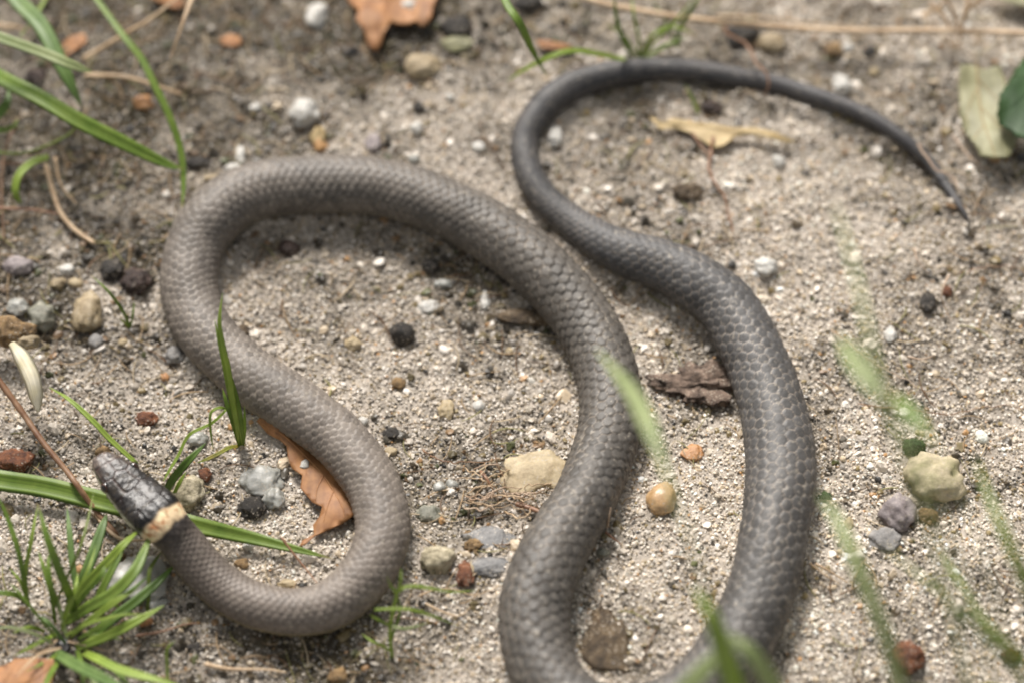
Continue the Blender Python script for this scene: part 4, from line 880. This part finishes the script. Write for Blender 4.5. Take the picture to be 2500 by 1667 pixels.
# ------------------------------------------------------------------ straws, stems, roots
def sd(name, label, cat, pts, w, mat, **kw):
    o = strand(name, pts, w, M[mat], **kw); tag(o, label, cat); return o
sd('straw', 'long pale straw lying across the top of the picture', 'straw', [(1380, -20, .5), (1470, 8, .5), (1560, 27, .5), (1700, 48, .5), (1900, 66, .45), (2060, 76, .4), (2300, 76, .4), (2560, 84, .4)], 17, 'straw', n=70, taper=.9)
sd('straw', 'thinner straw parting from the long pale one', 'straw', [(1745, 38, .55), (1850, 42, .6), (1950, 52, .6), (2050, 64, .5), (2160, 74, .5)], 8, 'straw')
sd('straw', 'brown straw slanting up to the top edge behind the narrow blade', 'straw', [(200, 148, .2), (306, 84, .6), (370, 45, .9), (440, -10, 1.1)], 15, 'straw', seed=3)
sd('straw', 'pointed tan straw hanging from the top edge', 'straw', [(480, -30, 1.4), (458, 25, 1.4), (440, 75, 1.3), (414, 150, 1.0)], 15, 'straw', taper=.25)
sd('straw', 'curved tan straw under the narrow blade', 'straw', [(205, 184, .2), (298, 188, .4), (367, 206, .3), (446, 232, .1)], 14, 'straw', taper=.6)
sd('straw', 'brown straw stub at the left edge under the wide blade', 'straw', [(-30, 62, .3), (30, 66, .3), (72, 75, .2)], 18, 'straw')
sd('straw', 'bent tan straw left of the arch, its end lying near the dark pebble', 'straw', [(111, 400, .3), (130, 471, .2), (149, 522, .15), (184, 563, .12), (232, 596, .1)], 13, 'straw', taper=.9)
sd('straw', 'second thin bent straw beside the longer one', 'straw', [(134, 383, .3), (149, 452, .2), (188, 500, .1)], 9, 'straw')
sd('straw', 'reddish straw lying level at the left edge', 'straw', [(-20, 508, .15), (77, 513, .15), (152, 525, .1)], 10, 'redroot')
sd('straw', 'thin brown straw upright along the left edge', 'straw', [(40, 300, .2), (12, 370, .2), (4, 470, .15), (10, 590, .1)], 8, 'drystem')
sd('straw', 'dark straw along the top left soil', 'straw', [(110, 395, .2), (50, 400, .15), (-10, 398, .1)], 11, 'drystem')
sd('dry_stalk', 'long reddish brown dry stem slanting in from the left edge under the blades', 'stem', [(-40, 880, .7), (0, 932, .6), (57, 1010, .5), (107, 1082, .45), (165, 1152, .4), (190, 1186, .4), (237, 1250, .15), (290, 1310, .1)], 17, 'drystem', n=50, taper=.8)
sd('straw', 'split pale straw below the broad blade beside the grass tuft', 'straw', [(232, 1248, .1), (262, 1290, .12), (300, 1316, .12), (355, 1318, .1)], 14, 'straw', seed=8)
sd('straw', 'pale straw lying on dark soil at the bottom', 'straw', [(498, 1620, .1), (560, 1632, .1), (650, 1634, .1), (700, 1640, .08)], 13, 'straw', taper=.3)
sd('twig', 'thin dark twig right of the grass tuft', 'twig', [(330, 1552, .1), (400, 1540, .12), (450, 1524, .12), (490, 1520, .1)], 9, 'drystem')
sd('twig', 'thin twig hanging from blade tip to the neck curve', 'twig', [(686, 1310, .3), (720, 1355, .2), (750, 1392, .15), (780, 1430, .1)], 7, 'redroot')
gb_('thin upright green shoot at the bottom edge', [(410, 1680, .1), (408, 1625, .3), (408, 1585, .5), (428, 1562, .6)], 10, 'lime')
sd('root', 'brown root hanging from the tan dead leaf', 'root', [(1740, 330, .15), (1735, 375, .12), (1732, 415, .1), (1750, 450, .08), (1768, 490, .08), (1780, 535, .06), (1795, 585, .05)], 9, 'redroot', wob=.05, seed=4)
sd('root', 'short forked reddish root beside the longer root', 'root', [(1690, 325, .12), (1712, 358, .1), (1735, 385, .08)], 8, 'redroot')
sd('root', 'twisting brown rootlet crossing over the tail', 'root', [(1765, 58, .5), (1790, 90, .45), (1830, 115, .45), (1848, 155, .5), (1872, 180, .55), (1875, 215, .4), (1865, 240, .1)], 8, 'redroot', wob=.04, seed=5)
sd('root', 'pale curly rootlet lying over the tip of the tail', 'root', [(2240, 350, .3), (2262, 386, .35), (2290, 418, .3), (2318, 427, .25), (2332, 440, .2), (2335, 458, .2), (2355, 480, .15), (2382, 500, .1), (2415, 515, .08)], 6, 'fibre', wob=.02, seed=6)
sd('root', 'thin pale fibre right of the tail tip', 'fibre', [(2325, 330, .1), (2360, 375, .1), (2396, 406, .1), (2430, 422, .1), (2448, 445, .05)], 5, 'fibre')
sd('root', 'curled pale fibre above the black seed', 'fibre', [(2318, 670, .2), (2306, 695, .3), (2299, 725, .25), (2308, 755, .15), (2322, 785, .06)], 6, 'fibre')
sd('root', 'short pale fibre curving on the right sand', 'fibre', [(2232, 605, .1), (2240, 635, .2), (2268, 670, .1)], 5, 'fibre')
sd('root', 'long slanting fibre across the right sand', 'fibre', [(2028, 805, .08), (2070, 838, .1), (2130, 885, .1), (2190, 915, .1), (2262, 955, .05)], 5, 'fibre', wob=.04, seed=9)
sd('root', 'short bent fibre right of the white narrow pebble', 'fibre', [(2215, 870, .1), (2250, 877, .12), (2280, 868, .1)], 6, 'fibre')
sd('root', 'tan fibre pair lying right of the snake\'s lower run', 'fibre', [(1990, 1375, .15), (2025, 1393, .12), (2070, 1422, .06)], 7, 'straw')
sd('root', 'thin straw bit beside the fibre pair', 'fibre', [(1975, 1372, .15), (2010, 1400, .12), (2050, 1425, .06)], 5, 'straw')
sd('root', 'long thin dark rootlet on the sand at the right edge', 'root', [(2090, 985, .06), (2200, 1000, .06), (2330, 1010, .06), (2420, 990, .06), (2520, 1000, .06)], 4, 'drystem', wob=.06, seed=11)
sd('root', 'thin rootlet right of the curled fibre', 'root', [(2340, 665, .06), (2400, 655, .07), (2460, 650, .06), (2520, 668, .05)], 4, 'drystem', wob=.05, seed=12)
sd('twig', 'red brown wood splinter beside the buff rock', 'wood splinter', [(1258, 1228, .1), (1290, 1238, .12), (1322, 1250, .1)], 17, 'redroot', taper=.6, n=14)
sd('twig', 'orange splinter standing left of the buff rock', 'wood splinter', [(1172, 1148, .15), (1188, 1168, .2), (1203, 1195, .1)], 11, 'redroot', n=14)
sd('needle', 'red brown needle sticking out from under the snake', 'needle', [(1478, 1298, .1), (1496, 1312, .12), (1518, 1330, .08)], 7, 'redroot')
sd('straw', 'cream straw stuck against the snake\'s middle run', 'straw', [(1482, 1288, .1), (1487, 1262, .35), (1492, 1238, .5)], 7, 'fibre')
sd('rootlet', 'thin rootlet from the middle of the loop to the buff rock', 'root', [(1030, 1095, .05), (1070, 1118, .08), (1120, 1130, .08), (1230, 1120, .06)], 5, 'drystem', wob=.05, seed=14)
sd('straw', 'curled straw arc in front of the coil', 'straw', [(1035, 1470, .05), (1080, 1492, .15), (1122, 1502, .2), (1150, 1480, .15)], 6, 'straw')
sd('straw', 'flat pale straw piece below the rust red seed', 'straw', [(1020, 1455, .08), (1060, 1440, .12), (1110, 1438, .12), (1160, 1452, .1), (1230, 1425, .1)], 5, 'straw')
# tangle of root hairs above the lower coil
tr = empty('root_tangle', P(1220, 1210, 0)); tag(tr, 'tangle of fine tan root hairs in front of the buff rock', 'roots'); rnd = random.Random(5)
for k in range(26):
    cx, cy = rnd.gauss(1215, 45), rnd.gauss(1205, 22); a = rnd.uniform(-.6, .6)+(math.pi if k % 3 == 0 else 0); L = rnd.uniform(50, 110); bend = rnd.uniform(-35, 35)
    ps = [(cx+math.cos(a)*L*(t-.5)-math.sin(a)*bend*math.sin(math.pi*t), cy+(math.sin(a)*L*(t-.5)+math.cos(a)*bend*math.sin(math.pi*t))*.7, .05+.2*math.sin(math.pi*t)) for t in (0, .25, .5, .75, 1)]
    strand('root_hair', ps, rnd.uniform(3, 5.5), M['fibre' if k % 2 else 'straw'], tr, n=22, wob=.05, seed=k, sides=5)
td = empty('dry_tuft', P(2340, 60, 0)); tag(td, 'blurred dry straw tuft under the long straw at the top right', 'dry grass')
for k, ps in enumerate([[(2300, -20, .9), (2330, 40, .6), (2345, 110, .1)], [(2370, -20, .9), (2352, 50, .6), (2343, 112, .1)], [(2270, 10, .6), (2310, 50, .4), (2335, 112, .1)], [(2400, -10, 1), (2360, 30, .6), (2350, 90, .2)], [(2335, 118, .1), (2318, 105, .2), (2306, 90, .3)], [(2250, 40, .3), (2290, 20, .5), (2330, -20, .8)]]):
    strand('straw_stalk', ps, 13, M['straw'], td, seed=k+30)

# ------------------------------------------------------------------ dead leaves
def leafthing(name, label, outline, mat, z, curl, veins, seed=0, zfun=None, vmat=None, dz=.02, vw=6, **kw):
    c = [sum(p[0] for p in outline)/len(outline), sum(p[1] for p in outline)/len(outline)]
    r = empty(name, P(c[0], c[1], z)); tag(r, label, 'leaf')
    l = leaf('leaf_blade', outline, M[mat], z=z, curl=curl, parent=r, seed=seed, zfun=zfun, **kw)
    from mathutils.bvhtree import BVHTree
    me = l.data; bvh = BVHTree.FromPolygons([v.co.copy() for v in me.vertices], [list(p.vertices) for p in me.polygons])
    for k, v in enumerate(veins):
        pts = []
        path = smooth_path([P(x, y, z) for x, y in v], 16)
        for p in path:
            h = bvh.ray_cast(Vector((p.x, p.y, 50)), Vector((0, 0, -1)))[0]
            pts.append(h+Vector((0, 0, .004)) if h else p)
        V, F = [], []; rr = vw*.5*unit(path[0])*(1 if k == 0 else .55)
        for q, p in enumerate(pts):
            T = (pts[min(q+1, 15)]-pts[max(q-1, 0)]).normalized(); s = T.cross(Vector((0, 0, 1))).normalized(); f = 1-.6*q/15
            for aa in range(6): V.append(p+s*math.cos(aa/6*6.283)*rr*f+Vector((0, 0, math.sin(aa/6*6.283)*rr*f*.6)))
        for q in range(15):
            for aa in range(6): F.append((q*6+aa, q*6+(aa+1) % 6, (q+1)*6+(aa+1) % 6, (q+1)*6+aa))
        o = mesh_obj('vein', V, F, M[vmat or mat], r); uvs(o.data, [(.2, .2)]*len(V))
    return r
leafthing('dead_leaf', 'lobed orange brown oak leaf at the top edge', [(830, -60), (850, 0), (877, 34), (869, 57), (890, 80), (896, 108), (910, 120), (920, 122), (931, 110), (938, 84), (957, 58), (966, 68), (999, 65), (1014, 57), (1028, 70), (1040, 68), (1054, 50), (1057, 24), (1068, 0), (1080, -60), (950, -100)],
          'oakleaf', .18, .22, [(960, -60), (950, -10), (935, 40), (915, 105)] and [[(960, -60), (950, -10), (935, 40), (915, 105)], [(952, -20), (990, 20), (1030, 50)], [(950, -10), (905, 10), (880, 30)]], seed=2)
leafthing('dead_leaf', 'narrow orange brown leaf half under the snake\'s lower coil', [(628, 1026), (655, 1058), (684, 1076), (700, 1092), (704, 1120), (714, 1148), (738, 1163), (733, 1193), (748, 1210), (762, 1228), (787, 1240), (781, 1262), (764, 1281), (767, 1302), (738, 1318), (730, 1335), (748, 1325), (770, 1306), (800, 1294), (838, 1280), (866, 1258), (890, 1235), (900, 1200), (880, 1160), (840, 1110), (780, 1060), (720, 1030), (660, 1005)],
          'oakleaf', .12, .10, [[(640, 1030), (720, 1090), (790, 1160), (835, 1240), (840, 1268)], [(740, 1108), (745, 1135), (748, 1160)], [(790, 1160), (775, 1195), (770, 1225)], [(815, 1200), (800, 1240), (790, 1275)]], seed=5, dz=.02)
leafthing('dead_leaf', 'orange brown leaf with a toothed edge in the bottom left corner', serrate([(-120, 1700), (-60, 1640), (0, 1627), (35, 1602), (80, 1598), (130, 1608), (138, 1640), (125, 1675), (165, 1690), (120, 1760), (-60, 1800)], 8, 26),
          'oakleaf', .35, .15, [[(-100, 1720), (-20, 1690), (60, 1665), (130, 1622)], [(0, 1685), (20, 1650), (40, 1615)], [(40, 1672), (80, 1690), (120, 1700)]], seed=8)
leafthing('dead_leaf', 'pale olive toothed leaf near the right edge', serrate([(2345, 165), (2362, 156), (2400, 165), (2440, 160), (2455, 200), (2455, 250), (2478, 290), (2480, 350), (2462, 388), (2430, 392), (2395, 385), (2378, 352), (2355, 318), (2345, 280), (2342, 220)][::-1], 7, 15),
          'greyleaf', .32, .14, [[(2385, 150), (2390, 220), (2400, 300), (2430, 390)], [(2388, 210), (2370, 250), (2356, 300)], [(2395, 260), (2430, 300), (2468, 340)], [(2388, 190), (2420, 220), (2448, 250)], [(2402, 310), (2385, 330), (2378, 345)]], seed=11, vmat='tanleaf', vw=6)
leafthing('green_leaf', 'dark green toothed leaf cut by the right edge, over the pale one', serrate([(2560, 60), (2510, 112), (2482, 135), (2468, 160), (2446, 185), (2440, 230), (2446, 255), (2470, 275), (2490, 300), (2520, 315), (2580, 330), (2640, 200)][::-1], 7, 16),
          'darkleaf', 1.1, .14, [[(2600, 120), (2540, 180), (2480, 220), (2446, 235)], [(2540, 180), (2510, 160), (2480, 150)], [(2520, 195), (2510, 240), (2500, 280)]], seed=13, zfun=lambda a, b: -.5*(1-a))
leafthing('dead_leaf', 'thin crumpled tan leaf inside the tail curve', [(1585, 290), (1620, 300), (1650, 290), (1690, 292), (1740, 300), (1790, 318), (1850, 318), (1900, 330), (1945, 345), (1925, 352), (1880, 345), (1830, 332), (1795, 335), (1765, 358), (1745, 360), (1720, 345), (1690, 325), (1650, 312), (1610, 318)],
          'tanleaf', .14, .14, [[(1600, 300), (1700, 305), (1800, 325), (1930, 345)]], seed=17)
leafthing('dead_leaf', 'small curled brown leaf scrap above the arching blade', [(1310, 100), (1335, 98), (1365, 104), (1400, 112), (1380, 122), (1345, 122), (1318, 118)], 'oakleaf', .12, .1, [[(1315, 108), (1355, 110), (1390, 115)]], seed=19)
leafthing('dead_leaf', 'tan leaf scrap at the top right corner behind the straw', [(2390, -40), (2440, -5), (2480, 12), (2530, 20), (2560, -40)], 'greyleaf', .3, .1, [[(2420, -20), (2500, 0)]], seed=21)


leafthing('dead_leaf', 'olive green leaf scrap below the black nut shell', [(1075, 98), (1105, 92), (1140, 95), (1158, 108), (1140, 122), (1110, 128), (1085, 118)], 'greyleaf', .08, .1, [[(1080, 106), (1118, 108), (1150, 110)]], seed=31)
leafthing('dead_leaf', 'brown leaf scrap at the top edge beside the pointed straw', [(400, -30), (440, -8), (455, 14), (430, 24), (395, 14), (360, -10)], 'oakleaf', .15, .12, [[(370, -12), (410, 0), (445, 12)]], seed=33)
leafthing('dead_leaf', 'dull brown leaf scrap in the dark soil between grass and white pebbles', [(535, 95), (560, 82), (585, 88), (592, 104), (570, 116), (545, 112)], 'oakleaf', .08, .1, [[(540, 98), (565, 98), (588, 100)]], seed=35)
leafthing('dead_leaf', 'dark curled leaf scrap behind the short pale blade', [(120, 130), (170, 92), (205, 84), (215, 104), (180, 128), (140, 148)], 'oakleaf', .06, .14, [[(130, 138), (170, 112), (210, 92)]], seed=37)
leafthing('dead_leaf', 'yellowish leaf scrap right of the bright white rounded pebble', [(755, 330), (772, 310), (790, 312), (796, 330), (788, 352), (770, 356), (758, 348)], 'tanleaf', .06, .1, [[(776, 312), (776, 332), (772, 352)]], seed=39)
leafthing('dead_leaf', 'small reddish leaf scrap left of the lower coil above the twig', [(330, 1518), (352, 1508), (375, 1512), (370, 1526), (345, 1532)], 'oakleaf', .08, .08, [[(335, 1522), (355, 1518), (372, 1516)]], seed=41)
# husk with a long petal at the left edge
hk = empty('flower_husk', P(40, 850, .5)); tag(hk, 'golden brown flower husk with a long cream petal at the left edge', 'flower husk')
rock('husk', None, None, 22, 808, 62, 34, M['gold'], ang=-.55, h=.8, lift=.5, lumps=.12, parent=hk, facets=3)
rock('husk', None, None, 62, 832, 32, 20, M['tan'], ang=-.6, h=.8, lift=.5, lumps=.1, parent=hk, facets=2)
blade('petal', [(28, 838, .8), (55, 875, .9), (80, 930, .9), (94, 1005, .7)], 54, M['petal'], hk, fold=-.35, prof_w=[(0, .4), (.3, .95), (.6, 1), (.85, .8), (1, .2)])

# ------------------------------------------------------------------ litter too fine to count
def litter(name, n, seed, palette, wr, lr, box=BOX):
    rnd = np.random.default_rng(seed); V, F, C = [], [], []
    for k in range(n):
        x = rnd.uniform(box[0], box[1]); y = rnd.uniform(box[2], box[3]); d = float(dirt_and_shade(np.array([x]), np.array([y]))[0])
        if rnd.random() > .15+.85*d: continue
        a = rnd.uniform(0, 6.28); L = rnd.uniform(*lr); bend = rnd.uniform(-.4, .4); r = rnd.uniform(*wr); m = 6; b0 = len(V); col = palette[rnd.integers(0, len(palette))]
        for j in range(m):
            t = j/(m-1)-.5; aa = a+bend*t*2; px_, py_ = x+math.cos(aa)*L*t, y+math.sin(aa)*L*t
            z = hgt(px_, py_)+.035+.02*math.cos(t*3); s = Vector((-math.sin(aa), math.cos(aa), 0)); rr = r*(1-abs(t)*.8)
            for q in range(3):
                qa = q/3*6.283+.5; V.append(Vector((px_, py_, z))+s*math.cos(qa)*rr+Vector((0, 0, math.sin(qa)*rr))); C.append(col)
        for j in range(m-1):
            for q in range(3): F.append((b0+j*3+q, b0+j*3+(q+1) % 3, b0+(j+1)*3+(q+1) % 3, b0+(j+1)*3+q))
    m_, _, _ = attr_mat(name, 'gcol', rough=.7, spec=.3)
    o = mesh_obj(name, V, F, m_); at = o.data.attributes.new('gcol', 'FLOAT_COLOR', 'POINT')
    at.data.foreach_set('color', np.hstack([np.array(C), np.ones((len(C), 1))]).astype(np.float32).ravel()); return o
o = litter('plant_litter', 4200, 3, [(.34, .24, .14), (.45, .36, .24), (.15, .09, .05), (.24, .22, .09), (.10, .07, .045)], (.006, .016), (.15, .7))
tag(o, 'fine dry fibres and root bits strewn over the sand', 'plant litter', kind='stuff')
